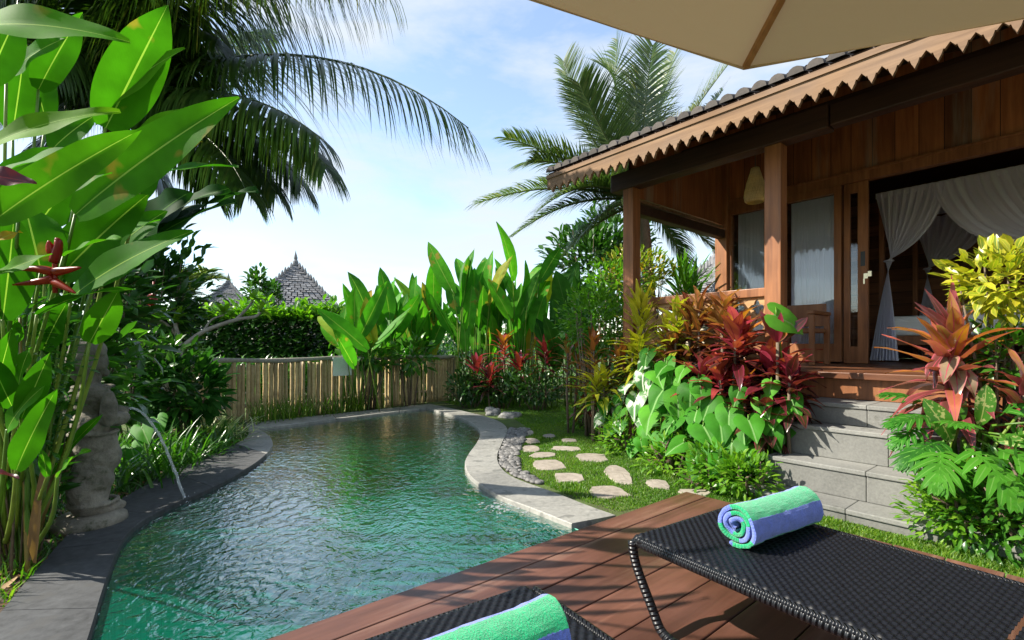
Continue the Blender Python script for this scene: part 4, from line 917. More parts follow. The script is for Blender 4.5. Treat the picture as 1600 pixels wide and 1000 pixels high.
b = MB(); b.lathe([(.001, 0), (.17, 0), (.185, .03), (.18, .06), (.155, .075), (.15, .085), (.001, .085)], SB+Vector((0, 0, .0)), 26); bs_ = b.build('base', M_statue, sta); 
b = MB(); j0 = SB+fwd*.235+Vector((0, 0, .69)); pts = []
for i in range(25):
    v = i/24; p = j0.lerp(SPL, v); p.z = j0.z+.04*v*4*(1-v)*.5-(j0.z-WZ)*(v**1.75); pts.append(p+rvec()*(.006*v))
b.tube(pts, [.0045+.003*abs(math.sin(i*1.9))+.003*i/24 for i in range(25)], 8)
for i in range(40):
    p = rnd.choice(pts[6:])+rvec()*.018; b.add([p+q*rnd.uniform(.002, .004) for q in iv], jf)
def jetmat():
    m, nt, bb, out = newmat('falling_water'); bb.inputs['Base Color'].default_value = (.92, .96, 1, 1); bb.inputs['Roughness'].default_value = .08; bb.inputs['Transmission Weight'].default_value = .65; bb.inputs['IOR'].default_value = 1.33
    n = N(nt, 'ShaderNodeTexNoise', Scale=60.0, Detail=3.0); bumpn(nt, n.outputs['Fac'], .8, .01, bb); return m
M_jet = jetmat()
for i in range(46):
    a = rnd.random()*6.283; r_ = abs(rnd.gauss(0, .035)); p = SPL+Vector((math.cos(a)*r_, math.sin(a)*r_, abs(rnd.gauss(0, .022)))); b.add([p+q*rnd.uniform(.0018, .0042) for q in iv], jf)
tag(b.build('water_jet', M_jet), 'thin arc of water falling from the statue jar into the pool', 'water jet')
# bubbling inlet in the pool
b = MB(); ci = G(785, 793, WZ)
for i in range(70):
    p = ci+Vector((rnd.gauss(0, .075), rnd.gauss(0, .07), 0)); r = rnd.uniform(.003, .010); b.add([p+Vector((q.x*r*1.5, q.y*r, q.z*r*.35)) for q in iv], jf)
tag(b.build('pool_bubbles', M_jet), 'patch of white bubbles breaking the water surface near the deck corner', 'bubbles')
# ------------------------------------------------------------------ big heliconia clump beside the pool (left)
HB = Vector((-2.35, 2.35, 0))
hel = thing('heliconia_clump', HB, 'tall heliconia clump with big paddle leaves and red hanging flowers beside the statue', 'plant')
def bigleaf(pb, Yb, pt, Yt, w, tint, roll=0, arch=.12, mat=None, wave=.012, par=None, stalk=None, fold=.18):
    """paddle leaf from base to tip, arched, facing between the viewer's side and the sky"""
    A, B = P(*pb, Yb), P(*pt, Yt); d = (B-A); L = d.length; Wd = w/FPX*(Yb+Yt)/2*.78
    view = (CAMV-(A+B)/2).normalized(); n = (view*.8+UP*.45); n = n-d.normalized()*n.dot(d.normalized()); n.normalize()
    n = Matrix.Rotation(R(roll), 3, d.normalized()) @ n
    mb = MB(); bend = arch*4; t0 = (Matrix.Rotation(-bend/2, 3, d.normalized().cross(n)) @ d.normalized())
    # rotate the start so that the chord still ends at the tip
    t0 = (d.normalized()*math.cos(bend/2)+n*math.sin(bend/2)); n0 = (n*math.cos(bend/2)-d.normalized()*math.sin(bend/2))
    leaf(mb, A, t0, n0, L*(bend/2)/math.sin(bend/2), Wd, 'paddle', 16, bend, fold, tint, 4, wave)
    # thick midrib underneath
    o = mb.build('leaf', mat or M_heli, par or hel)
    if stalk is not None:
        s_ = MB(); e = P(*stalk, (Yb+2.3)/2) if len(stalk) == 2 else P(*stalk); e = G(rnd.uniform(-70, 42), rnd.uniform(848, 900)); m_ = A.lerp(e, .45)+Vector((rnd.uniform(-.06, .03), .05, -.02))
        s_.tube(catmull([A+d.normalized()*L*.25*0, m_, e], 4), [.006+.007*i/8 for i in range(9)], 7, rnd.uniform(.3, .7)); s_.build('petiole', M_stalk, par or hel)
    return o
LV = [((-60, 46), 1.5, (206, 70), 1.55, 84, .45, -10, .14, (-90, 300)), ((165, 200), 2.3, (262, 8), 2.2, 100, .30, 15, .06, (110, 470)), ((150, 190), 2.35, (292, 78), 2.25, 75, .52, -30, .10, None),
      ((-25, 232), 1.7, (190, 176), 1.8, 54, .68, -20, .12, (-40, 420)), ((-10, 345), 1.8, (222, 203), 1.85, 78, .42, 10, .10, (-30, 560)), ((118, 335), 2.2, (376, 153), 2.05, 100, .38, 5, .07, (70, 600)),
      ((222, 282), 2.3, (374, 264), 2.2, 50, .18, -40, .10, (150, 420)), ((255, 240), 2.35, (316, 221), 2.3, 24, .95, 0, .06, None), ((20, 205), 2.5, (38, 78), 2.5, 66, .12, 10, .05, (40, 420)), ((72, 190), 2.6, (42, 70), 2.6, 60, .1, -10, .05, (70, 420)),
      ((96, 430), 2.3, (232, 304), 2.25, 104, .15, 0, .06, (85, 620)), ((112, 464), 2.2, (304, 362), 2.15, 74, .20, -12, .09, (75, 640)), ((58, 492), 2.1, (212, 456), 2.0, 36, .12, -55, .12, (60, 640)),
      ((140, 535), 2.25, (186, 452), 2.2, 56, .40, 20, .06, (120, 700)), ((4, 500), 2.0, (22, 335), 2.05, 80, .14, 12, .05, (10, 700)), ((64, 425), 2.15, (38, 318), 2.2, 100, .26, 0, .06, (60, 640)),
      ((-30, 392), 1.8, (34, 362), 1.8, 22, .95, -20, .1, None), ((80, 235), 2.5, (150, 180), 2.45, 60, .16, 0, .08, None), ((0, 300), 2.4, (90, 232), 2.4, 60, .08, 0, .1, (30, 500)),
      ((60, 350), 2.6, (130, 262), 2.6, 80, .06, 10, .08, (80, 560)), ((-20, 130), 2.3, (30, 20), 2.3, 70, .1, 0, .08, None), ((90, 745), 1.95, (142, 703), 1.9, 21, .42, -30, .14, (70, 830)), ((74, 745), 2.0, (64, 700), 2.0, 18, .3, 0, .1, (70, 830)),
      ((150, 420), 2.7, (262, 330), 2.7, 70, .1, -15, .1, (110, 600)), ((180, 330), 2.7, (256, 262), 2.6, 60, .12, 10, .08, (130, 520))]
for q in LV: bigleaf(q[0], q[1], q[2], q[3], q[4], q[5], q[6], q[7], None, .010, None, q[8])
mr = thing('maroon_plant', P(-40, 700, 1.5), 'dark maroon leaf poking in from beside the heliconia clump', 'plant')
bigleaf((-40, 272), 1.25, (58, 288), 1.3, 46, .6, -10, .08, M_maroon, .006, mr); bigleaf((-40, 735), 1.3, (30, 748), 1.3, 22, .3, -30, .08, M_maroon, .004, mr)
# cane stalks
for i in range(38):
    u = rnd.random(); b0 = G(rnd.uniform(-50, 62), rnd.uniform(855, 905)); h = rnd.uniform(.7, 1.7); top = b0+Vector((rnd.uniform(-.2, .13), rnd.uniform(-.10, .18), h)); m_ = b0.lerp(top, .5)+rvec()*.03
    r = rnd.uniform(.006, .012); mb = MB(); mb.tube(catmull([b0, m_, top], 5), [r*(1.15-.06*j) for j in range(11)], 8, min(.75, max(0, rnd.gauss(.35, .2))) if i % 9 else .95); mb.build('cane', M_stalk, hel)
for i in range(16):      # dry sheaths at the foot
    b0 = G(rnd.uniform(-50, 70), rnd.uniform(850, 915))+Vector((0, 0, rnd.uniform(0, .1))); mb = MB(); leaf(mb, b0, Vector((rnd.uniform(-.3, .3), rnd.uniform(-.3, .3), 1)), Vector((.3, -1, 0)), rnd.uniform(.25, .55), .05, 'strap', 5, .5, .6, rnd.random(), 1, .006); mb.build('dry_sheath', M_dry, hel)
fl = MB()
c = P(86, 435, 2.0)
fl.tube([c+Vector((0, 0, -.06)), c, c+Vector((0, 0, .09)), c+Vector((.01, 0, .16))], .009, 6, .1)
for pts in [((84, 435), (60, 440), (20, 445)), ((84, 440), (100, 448), (118, 458)), ((85, 425), (105, 422), (126, 418)), ((84, 425), (55, 420), (28, 421)), ((84, 410), (92, 380), (86, 372)), ((82, 395), (78, 385), (76, 376))]:
    q = [P(*p, 2.0-.01*k) for k, p in enumerate(pts)]; fl.tube(catmull(q, 4), [.017, .018, .018, .016, .014, .012, .009, .006, .003], 8, rnd.random()*.6)
fl.build('flower', M_flower, hel)
fl = MB()
for k in range(7):
    c = P(236+(k % 2)*8, 452+k*6, 4.3); fl.tube([c, c+Vector((.05*(-1)**k, -.02, .03))], [.03, .004], 6, .1)
fl.tube([P(240, 440, 4.3), P(238, 500, 4.3)], .008, 5, .2); hf = fl.build('heliconia_flower', M_flower); tag(hf, 'small red hanging heliconia flower in the dark shrubs behind the statue', 'flower')

# dark torn banana leaves behind the clump
bn = thing('banana_plant', P(200, 640, 3.6), 'dark banana plant with torn leaves reaching out under the palm fronds', 'plant')
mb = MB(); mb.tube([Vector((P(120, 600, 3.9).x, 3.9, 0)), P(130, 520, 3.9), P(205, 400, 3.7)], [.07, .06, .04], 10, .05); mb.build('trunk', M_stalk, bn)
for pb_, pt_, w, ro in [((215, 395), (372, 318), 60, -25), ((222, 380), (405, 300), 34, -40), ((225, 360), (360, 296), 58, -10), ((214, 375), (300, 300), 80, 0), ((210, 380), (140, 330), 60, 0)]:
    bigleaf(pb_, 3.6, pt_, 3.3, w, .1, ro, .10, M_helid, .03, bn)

# ------------------------------------------------------------------ coconut palms
def palm(name, lab, base, crown, fr, mat, LLs, nl=64, wid=.03, trunk_r=.13, hang=0.0):
    root = thing(name, (base[0], base[1], 0), lab, 'palm tree', 'coconut palms'); b = MB(); base = Vector(base); crown = Vector(crown)
    m1 = base.lerp(crown, .35)+Vector((.10, .05, 0)); pts = catmull([base, m1, base.lerp(crown, .7)+Vector((.06, 0, 0)), crown], 10)
    b.tube(pts, [trunk_r*(1.35-.6*i/len(pts))*(1+.05*(i % 2)) for i in range(len(pts))], 12); b.build('trunk', M_trunk, root)
    for k, f in enumerate(fr):
        mb = MB(); st = MB(); frond(mb, st, [crown+rvec()*.05]+[P(*q) for q in f[:2]], f[2] if len(f) > 2 else LLs, nl, wid, f[3] if len(f) > 3 else 1.0, f[4] if len(f) > 4 else .35, .25, f[5] if len(f) > 5 else 1.0, .35, hang)
        st.v and mb.add(st.v, st.f, st.uv, .6)
        mb.build('frond', mat, root)
    return root
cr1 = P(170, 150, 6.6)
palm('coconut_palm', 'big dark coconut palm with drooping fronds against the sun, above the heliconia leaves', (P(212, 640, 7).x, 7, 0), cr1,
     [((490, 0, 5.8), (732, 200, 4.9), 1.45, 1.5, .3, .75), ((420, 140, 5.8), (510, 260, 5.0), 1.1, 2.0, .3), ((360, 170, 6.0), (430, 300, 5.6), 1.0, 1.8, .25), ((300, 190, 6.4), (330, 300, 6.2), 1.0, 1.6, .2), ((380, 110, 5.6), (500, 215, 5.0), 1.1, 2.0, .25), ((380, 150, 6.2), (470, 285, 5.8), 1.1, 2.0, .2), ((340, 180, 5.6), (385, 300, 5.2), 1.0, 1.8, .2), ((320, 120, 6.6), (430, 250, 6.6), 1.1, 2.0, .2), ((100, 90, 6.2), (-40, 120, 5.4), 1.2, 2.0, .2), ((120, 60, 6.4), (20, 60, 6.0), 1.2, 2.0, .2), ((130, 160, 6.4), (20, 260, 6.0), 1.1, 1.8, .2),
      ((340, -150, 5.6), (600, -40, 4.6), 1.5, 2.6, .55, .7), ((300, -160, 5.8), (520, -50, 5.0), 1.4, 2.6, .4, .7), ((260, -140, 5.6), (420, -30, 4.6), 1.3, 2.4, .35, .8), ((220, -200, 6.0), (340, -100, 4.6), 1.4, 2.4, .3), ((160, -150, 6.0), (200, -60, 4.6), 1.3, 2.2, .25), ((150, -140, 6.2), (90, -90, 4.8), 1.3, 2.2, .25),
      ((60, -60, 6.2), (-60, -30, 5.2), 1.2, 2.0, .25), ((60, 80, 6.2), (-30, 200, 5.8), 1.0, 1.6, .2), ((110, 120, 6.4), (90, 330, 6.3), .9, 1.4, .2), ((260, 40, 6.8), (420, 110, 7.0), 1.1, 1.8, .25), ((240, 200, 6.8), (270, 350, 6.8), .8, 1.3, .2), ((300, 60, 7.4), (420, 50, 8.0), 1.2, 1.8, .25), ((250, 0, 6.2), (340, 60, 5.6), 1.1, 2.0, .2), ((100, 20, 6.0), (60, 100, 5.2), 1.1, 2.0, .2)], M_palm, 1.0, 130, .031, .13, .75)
cr2 = P(1004, 318, 9.2)
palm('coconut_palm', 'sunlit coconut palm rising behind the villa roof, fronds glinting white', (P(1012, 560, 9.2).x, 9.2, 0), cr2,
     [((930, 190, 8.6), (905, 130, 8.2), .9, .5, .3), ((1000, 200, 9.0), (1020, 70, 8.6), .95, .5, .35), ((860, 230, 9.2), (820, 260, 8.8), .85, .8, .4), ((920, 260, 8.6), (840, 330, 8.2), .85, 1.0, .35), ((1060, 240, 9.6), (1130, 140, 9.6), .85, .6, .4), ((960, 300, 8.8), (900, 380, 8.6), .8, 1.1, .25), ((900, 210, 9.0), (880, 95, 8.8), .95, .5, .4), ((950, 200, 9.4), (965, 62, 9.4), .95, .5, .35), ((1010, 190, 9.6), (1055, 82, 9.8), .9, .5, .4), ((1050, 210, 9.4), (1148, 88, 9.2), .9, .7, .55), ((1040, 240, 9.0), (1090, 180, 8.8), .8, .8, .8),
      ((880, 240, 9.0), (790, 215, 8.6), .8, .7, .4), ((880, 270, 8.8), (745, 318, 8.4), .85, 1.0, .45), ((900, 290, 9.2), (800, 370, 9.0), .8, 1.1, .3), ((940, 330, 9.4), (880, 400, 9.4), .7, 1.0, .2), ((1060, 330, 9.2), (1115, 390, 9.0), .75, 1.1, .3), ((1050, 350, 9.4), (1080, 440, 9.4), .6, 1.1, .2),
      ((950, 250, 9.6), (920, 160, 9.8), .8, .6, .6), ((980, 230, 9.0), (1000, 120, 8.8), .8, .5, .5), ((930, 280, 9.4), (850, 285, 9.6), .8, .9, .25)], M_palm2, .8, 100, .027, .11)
pm = thing('bush_palm', P(282, 600, 9), 'bushy small palm with yellowish fronds beyond the fence, below the banana leaves', 'palm')
for k in range(14):
    mb = MB(); st = MB(); a = k*2.4; c0 = P(284, 455, 9.0); o_ = Vector((math.sin(a)*.5, math.cos(a)*.5, 0)); z1 = rnd.uniform(.2, .55)
    frond(mb, st, [c0-Vector((0, 0, .3)), c0+o_*.7+Vector((0, 0, z1)), c0+o_*1.5+Vector((0, 0, z1*.6))], .38, 34, .028, .6, .5, .4); mb.add(st.v, st.f, st.uv, .6); mb.build('frond', M_palm2, pm)
b = MB(); c0 = P(284, 455, 9.0); b.tube([(c0.x, c0.y, 0), (c0.x, c0.y, c0.z-.3)], .07, 8); b.build('trunk', M_trunk, pm)

# ------------------------------------------------------------------ shrubs and small plants on the left
shrub('leafy_shrub', 'small leaved dark shrub at the left edge in front of the heliconia canes', 'shrub', P(8, 545, 2.25), (.34, .22, .32), 420, .07, .03, M_shrub, stems=5, stemr=.4, tints=(0, .9))
shrub('leafy_shrub', 'tangled small leaved shrub between the heliconia canes and the statue', 'shrub', P(35, 650, 2.35), (.24, .22, .28), 360, .06, .028, M_shrub, stems=5, stemr=.4, tints=(0, .7))
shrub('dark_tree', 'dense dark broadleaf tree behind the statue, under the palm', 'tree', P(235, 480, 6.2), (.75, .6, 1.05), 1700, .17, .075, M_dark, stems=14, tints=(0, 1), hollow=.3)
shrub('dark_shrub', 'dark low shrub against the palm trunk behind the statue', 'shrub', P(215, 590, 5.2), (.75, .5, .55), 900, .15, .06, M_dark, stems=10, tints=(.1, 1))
shrub('yellow_shrub', 'bright yellow green shrub behind the bare frangipani branch', 'shrub', P(270, 555, 6.6), (.42, .3, .55), 420, .15, .06, M_bright, stems=8, tints=(.4, 1))
shrub('glossy_shrub', 'glossy dark shrub at the near end of the bamboo fence', 'shrub', P(290, 610, 5.3), (.50, .35, .35), 420, .20, .075, M_helid, stems=8, tints=(.3, 1))
shrub('dense_shrub', 'dense dark leafy undergrowth shrub right behind the heliconia canes', 'shrub', P(40, 590, 3.3), (.75, .35, .60), 900, .20, .07, M_shrub, stems=6, stemr=.5, tints=(0, .8), hollow=.2)
shrub('dense_shrub', 'dense low leafy shrub at the foot of the heliconia canes', 'shrub', P(-5, 760, 2.7), (.34, .24, .28), 420, .16, .05, M_shrub, stems=4, stemr=.5, tints=(0, .9), hollow=.2)
shrub('dense_shrub', 'tall dark leafy shrub filling the gap between heliconia leaves and statue head', 'shrub', P(90, 480, 3.7), (.8, .4, .55), 700, .22, .08, M_dark, stems=8, tints=(0, 1), hollow=.2)
# low strappy border plants behind the coping
def tuft(name, lab, c, n, L, W, mat, spread=.12, el=(.5, 1.4), bend=1.3, group=None, tints=(0, 1)):
    root = thing(name, (c[0], c[1], 0), lab, 'plant', group); mb = MB()
    for k in range(n):
        az = rnd.random()*6.283; d = sph(az, rnd.uniform(*el)); p = Vector((c[0], c[1], 0))+Vector((rnd.gauss(0, spread), rnd.gauss(0, spread), 0))
        leaf(mb, p, d, UP, L*rnd.uniform(.6, 1.15), W*rnd.uniform(.7, 1.2), 'blade', 5, bend*rnd.uniform(.4, 1.3), .2, rnd.uniform(*tints))
    mb.build('foliage', mat, root); return root
for i, (px, py, Y, lab) in enumerate([(215, 735, 3.9, 'strappy dark green plant right behind the falling water'), (250, 715, 4.3, 'strappy plant second along the pool border from the statue'), (285, 700, 4.7, 'strappy plant third along the pool border from the statue'), (240, 690, 4.9, 'strappy plant behind the water jet, farther from the pool edge'),
                                      (318, 690, 5.1, 'strappy plant fourth along the pool border from the statue'), (205, 700, 4.4, 'strappy plant just behind the statue shoulder')]):
    tuft('border_plant', lab, (P(px, py, Y).x, Y, 0), 90, .48, .028, M_shrub, .16, (.5, 1.45), 1.4, 'strappy border plants behind the coping')
tuft('spider_plant', 'pale striped spider plant spilling over the pool coping near the fence', (P(338, 680, 5.7).x, 5.7, 0), 170, .50, .022, M_spider, .14, (.5, 1.4), 1.7, None, (.25, 1))
tuft('spider_plant', 'smaller pale striped spider plant beside the larger one near the fence', (P(312, 690, 5.3).x, 5.3, 0), 80, .38, .020, M_spider, .10, (.5, 1.4), 1.7, None, (.2, .8))
for k, (px, Y, lab) in enumerate([(400, 6.75, 'short grass tuft at the foot of the fence near the pool corner'), (455, 7.2, 'bright grass tuft at the fence foot left of the notice board'), (480, 7.4, 'tall bright grass tuft at the fence foot just left of the notice board'), (525, 7.8, 'bright grass tuft directly below the notice board'), (560, 8.1, 'grass tuft at the fence foot right of the notice board'), (430, 7.0, 'thin grass tuft between the fence and the far coping')]):
    tuft('grass_tuft', lab, (P(px, 600, Y).x, Y, 0), 60, .42, .016, M_grassb, .10, (1.0, 1.5), .6, 'grass tufts along the fence')
lw_ = thing('broad_leaf_plant', (P(195, 690, 3.9).x, 3.9, 0), 'broad arrow leaf plant behind the water jet', 'plant'); mb = MB(); st = MB()
for (px, py, Y, l) in [(222, 668, 4.1, .26), (246, 655, 4.2, .22), (205, 700, 4.0, .24)]:
    c = P(px, py, Y); st.tube([(c.x+.05, c.y+.05, 0), c], .008, 6, .3); heart(mb, c, Vector((.6, -.5, -.5)), Vector((-.1, -.6, .8)), l, l*.7, .5)
mb.build('foliage', M_heart, lw_); st.build('stem', M_stalk, lw_)
BORD = [Vector((p.x, p.y, 0)) for p in lout[12:]]+[fpos(320, .1), fpos(310, .1), Vector((-4.6, 6.0, 0)), Vector((-4.4, 4.2, 0)), Vector((-3.4, 3.0, 0)), Vector((-2.9, 2.9, 0))]
filled([BORD], .003, 'border_soil', M_soil)
def litter(poly, n, name, seed):
    rg = random.Random(seed); mb = MB(); xs = [p.x for p in poly]; ys = [p.y for p in poly]; c_ = 0
    while c_ < n:
        x, y = rg.uniform(min(xs), max(xs)), rg.uniform(min(ys), max(ys))
        if not inpoly(x, y, poly): continue
        leaf(mb, Vector((x, y, .012+rg.random()*.012)), Vector((rg.uniform(-1, 1), rg.uniform(-1, 1), .1)), UP, rg.uniform(.04, .14), rg.uniform(.012, .035), 'lance', 3, rg.uniform(-.8, .8), .3, rg.random()); c_ += 1
    return tag(mb.build(name, M_dry), kind='stuff')
litter(BORD, 420, 'dry_leaves', 5)
NB = [Vector((p.x, p.y, 0)) for p in lout[:14]]+[Vector((-2.9, 2.9, 0)), Vector((-3.4, 2.4, 0)), Vector((-2.6, 1.2, 0))]
filled([NB], .0035, 'bed_soil', M_soil); litter(NB, 260, 'dry_leaves', 6)
blades([BORD], 5000, .05, .16, .005, 'ground_cover', M_shrub, (), .8, 8)
blades([NB], 900, .04, .12, .005, 'ground_cover', M_grassb, (), .8, 9)

# frangipani with bare branches
fg = thing('frangipani_tree', (P(262, 640, 6.0).x, 6.0, 0), 'frangipani tree with bare pale grey branches stretching over the bamboo fence', 'tree'); b = MB()
for pts, r in [([(255, 650, 6.0), (262, 600, 6.0), (283, 560, 6.0), (277, 525, 6.0), (274, 505, 6.0)], [.05, .045, .04, .03, .02]), ([(281, 545, 6.0), (318, 518, 6.1), (368, 500, 6.2), (398, 495, 6.3), (407, 488, 6.3)], [.03, .027, .024, .02, .014]), ([(368, 500, 6.2), (388, 480, 6.3), (396, 468, 6.3)], [.02, .016, .012]), ([(277, 525, 6), (262, 508, 6), (250, 500, 5.9)], [.022, .016, .012]), ([(318, 518, 6.1), (330, 500, 6.2), (350, 492, 6.3)], [.016, .012, .010]), ([(270, 575, 6), (245, 565, 5.9), (225, 560, 5.8)], [.022, .016, .012])]:
    b.tube(catmull([P(*p) for p in pts], 4), list(np.interp(np.linspace(0, 1, (len(pts)-1)*4+1), np.linspace(0, 1, len(r)), r)), 8)
b.build('branch', M_frang, fg); mb = MB()
for (px, py, Y) in [(407, 486, 6.3), (396, 466, 6.3), (274, 503, 6.0), (250, 498, 5.9), (350, 490, 6.3), (225, 558, 5.8)]:
    c = P(px, py, Y)
    for k in range(11): leaf(mb, c, sph(rnd.random()*6.28, rnd.uniform(-.1, 1.2)), UP, rnd.uniform(.2, .32), .075, 'lance', 5, .7, .2, rnd.uniform(.3, 1))
mb.build('foliage', M_bright, fg)

# ------------------------------------------------------------------ beyond the fence
hd = thing('hedge', (P(430, 560, 11.5).x, 11.5, 0), 'dark clipped hedge topped with bright new leaves behind the bamboo fence', 'hedge'); mb = MB(); m2 = MB()
for i in range(9000):
    x = rnd.uniform(-7.6, -3.1); y = 11.2+rnd.random()**2*.9; z = rnd.uniform(.05, 1.72)
    leaf(mb, (x, y, z), Vector((rnd.uniform(-1, 1), -.8, rnd.uniform(-.6, .6))), Vector((0, -.4, 1)), rnd.uniform(.14, .26), .10, 'oval', 2, .5, .2, rnd.random())
for i in range(2200):
    x = rnd.uniform(-7.6, -3.1); y = rnd.uniform(11.1, 12.1); z = 1.72+abs(rnd.gauss(0, .16))*(1+.8*noise.noise((x*1.5, y, 0)))
    leaf(m2, (x, y, z-.05), Vector((rnd.uniform(-.8, .8), rnd.uniform(-.8, .6), rnd.uniform(.3, 1.3))), UP, rnd.uniform(.14, .30), .085, 'oval', 3, .6, .2, rnd.random())
for i in range(26): mb.tube([(-7.5+i*.175, 11.6, 0), (-7.5+i*.175+rnd.uniform(-.1, .1), 11.6, 1.7)], .02, 5, .2)
mb.build('foliage', M_dark, hd); m2.build('new_leaves', M_bright, hd)
def paddle_clump(name, lab, base, n, hs, L, W, mat, lean=(.1, .5), group=None, tints=(0, .6), spread=.16, stalks=True, face=.6):
    root = thing(name, base, lab, 'plant', group); mb = MB(); st = MB(); base = Vector(base)
    for k in range(n):
        az = rnd.random()*6.283; e = math.pi/2-rnd.uniform(*lean); d = sph(az, e); b0 = base+Vector((rnd.gauss(0, spread), rnd.gauss(0, spread*.7), 0)); h = rnd.uniform(*hs)*(1 if k % 3 else rnd.uniform(.45, .9)); p = b0+Vector((d.x*h*.25, d.y*h*.25, h))
        st.tube([b0, b0.lerp(p, .5)+rvec()*.02, p, p+d*L*.1], [.011, .010, .008, .005], 6, rnd.uniform(.05, .7))
        n_ = Vector((rnd.uniform(-.8, .8), -face, .35)); t = rnd.uniform(*tints) if rnd.random() > .15 else rnd.uniform(.75, 1)
        leaf(mb, p, d, n_, L*rnd.uniform(.7, 1.15), W*rnd.uniform(.75, 1.15), 'paddle', 9, rnd.uniform(-.05, .7), rnd.uniform(.1, .45), t, 2, .008)
    if stalks: st.build('stem', M_stalk, root)
    mb.build('foliage', mat, root); return root
CL = [(548, .25, 11, (.95, 1.45), (.35, .9), 'leaning paddle leaf clump next to the notice board on the fence'), (585, .20, 10, (1.15, 1.6), (.05, .6), 'upright paddle leaf clump just right of the notice board'), (622, -.5, 10, (1.0, 1.6), (.05, .7), 'paddle leaf clump with crossed leaves, third from the notice board'),
      (655, -.5, 9, (.6, 1.1), (.1, .7), 'shorter paddle leaf clump with rusty tips above the fence'), (690, -.4, 13, (1.2, 1.95), (.05, .5), 'tall paddle leaf clump with rusty leaf tips near the fence end'), (700, -1.1, 11, (1.2, 2.0), (.05, .5), 'tall paddle leaf clump behind the fence end'), (640, -1.1, 9, (.6, 1.1), (.1, .6), 'paddle leaf clump seen over the fence behind the rusty tipped one'), (672, -.35, 11, (.8, 1.35), (.05, .6), 'mid height paddle leaf clump closing the gap behind the middle of the fence'), (650, -1.6, 11, (1.0, 1.6), (.05, .5), 'paddle leaf clump in the back row between the two tall groups'), (665, -1.2, 11, (.9, 1.55), (.05, .6), 'mid height paddle leaf clump filling the row behind the fence'), (720, -1.4, 12, (1.2, 1.9), (.05, .5), 'tall paddle leaf clump rising behind the pink cordylines and the fence end'), (600, -1.0, 9, (.7, 1.2), (.1, .7), 'low paddle leaf clump seen over the fence right of the notice board')]
for px, off, n, hs, lean, lab in CL: paddle_clump('canna_clump', lab, fpos(px, off), n, hs, .95, .30, M_canna, lean, 'tall paddle leaf clumps by the fence')
for px, Y, n, hs, lab in [(735, 9.2, 15, (1.2, 2.1), 'tallest paddle leaf clump, right beyond the end of the bamboo fence'), (770, 9.3, 15, (1.2, 2.2), 'tall bright paddle leaf clump above the pink cordylines'), (805, 9.0, 14, (1.3, 2.3), 'tall upright paddle leaf clump nearest the sunlit palm'), (760, 10.3, 13, (1.2, 1.8), 'paddle leaf clump in the row behind the pink cordylines'), (835, 9.6, 12, (1.3, 2.0), 'paddle leaf clump in the shade of the sunlit palm')]:
    paddle_clump('canna_clump', lab, (P(px, 600, Y).x, Y, 0), n, hs, 1.0, .30, M_canna, (.03, .55), 'tall paddle leaf clumps by the fence')
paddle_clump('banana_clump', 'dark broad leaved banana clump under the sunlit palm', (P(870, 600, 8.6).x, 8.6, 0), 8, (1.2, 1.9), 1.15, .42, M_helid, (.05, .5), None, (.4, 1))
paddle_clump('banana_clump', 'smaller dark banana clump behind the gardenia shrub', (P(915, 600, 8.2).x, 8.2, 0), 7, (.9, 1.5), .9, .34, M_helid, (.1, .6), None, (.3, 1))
for px, Y, lab in [(575, 8.3, 'leafy low plant at the foot of the paddle leaf stems'), (640, 8.7, 'leafy low plant between the paddle leaf stems and the pool corner')]:
    shrub('low_plant', lab, 'plant', P(px, 555, Y), (.5, .25, .28), 160, .20, .08, M_shrub, stems=6, tints=(.2, 1))
un = MB()
for i in range(8200):
    x = rnd.uniform(-6.5, 2.2); y = rnd.uniform(9.8, 13) if x > -3.2 else rnd.uniform(8.8, 10.8); z = rnd.random()**1.2*(.75 if x < -3.4 else 1.75+.5*noise.noise((x*1.2, 2, 0)))
    leaf(un, (x, y+.4*(x+1) if x > -1 else y, z), rvec()+Vector((0, 0, .6)), UP, rnd.uniform(.12, .3), .06, 'lance', 3, .7, .2, rnd.random())
tag(un.build('undergrowth', M_shrub), kind='stuff')
for q in [((-20, 280), 1.9, (160, 235), 1.9, 48, .3, -30), ((30, 330), 2.0, (178, 272), 2.0, 42, .2, -20), ((120, 300), 2.4, (215, 205), 2.3, 56, .5, 0), ((60, 140), 2.5, (130, 20), 2.45, 60, .25, 0), ((10, 120), 2.4, (104, 60), 2.3, 46, .35, -10), ((150, 385), 2.4, (252, 345), 2.4, 40, .25, -35), ((-20, 440), 1.9, (84, 398), 1.9, 40, .5, -20), ((190, 250), 2.4, (292, 168), 2.3, 42, .55, 0), ((100, 400), 2.1, (190, 372), 2.05, 34, .4, -40)]:
    bigleaf(q[0], q[1], q[2], q[3], q[4], q[5], q[6], .08, None, .01, None, (q[0][0]-40, q[0][1]+250))
LV2 = [((rnd.uniform(-60, 75), rnd.uniform(400, 780)), rnd.uniform(1.9, 2.8)) for _ in range(34)]
for (q, Y) in LV2:
    a_ = rnd.uniform(-60, 130); bigleaf(q, Y, (q[0]+a_*.8, q[1]-rnd.uniform(50, 130)), Y-rnd.uniform(0, .2), rnd.uniform(20, 50), rnd.uniform(0, .35), rnd.uniform(-30, 30), rnd.uniform(.04, .12), None, .01, None, (q[0]-20, 760))
fw = MB()
for i in range(4200):
    a = rnd.uniform(-1.0, .75); r_ = rnd.uniform(42, 50); z = abs(rnd.gauss(0, 1.1))*(1+.9*noise.noise((a*9, 3, 0)))
    leaf(fw, (math.sin(a)*r_, math.cos(a)*r_, z), rvec()+Vector((0, 0, .3)), Vector((0, -.5, 1)), rnd.uniform(.5, 1.1), .5, 'oval', 2, .6, .2, rnd.random())
tag(fw.build('treeline', M_dark), kind='stuff')
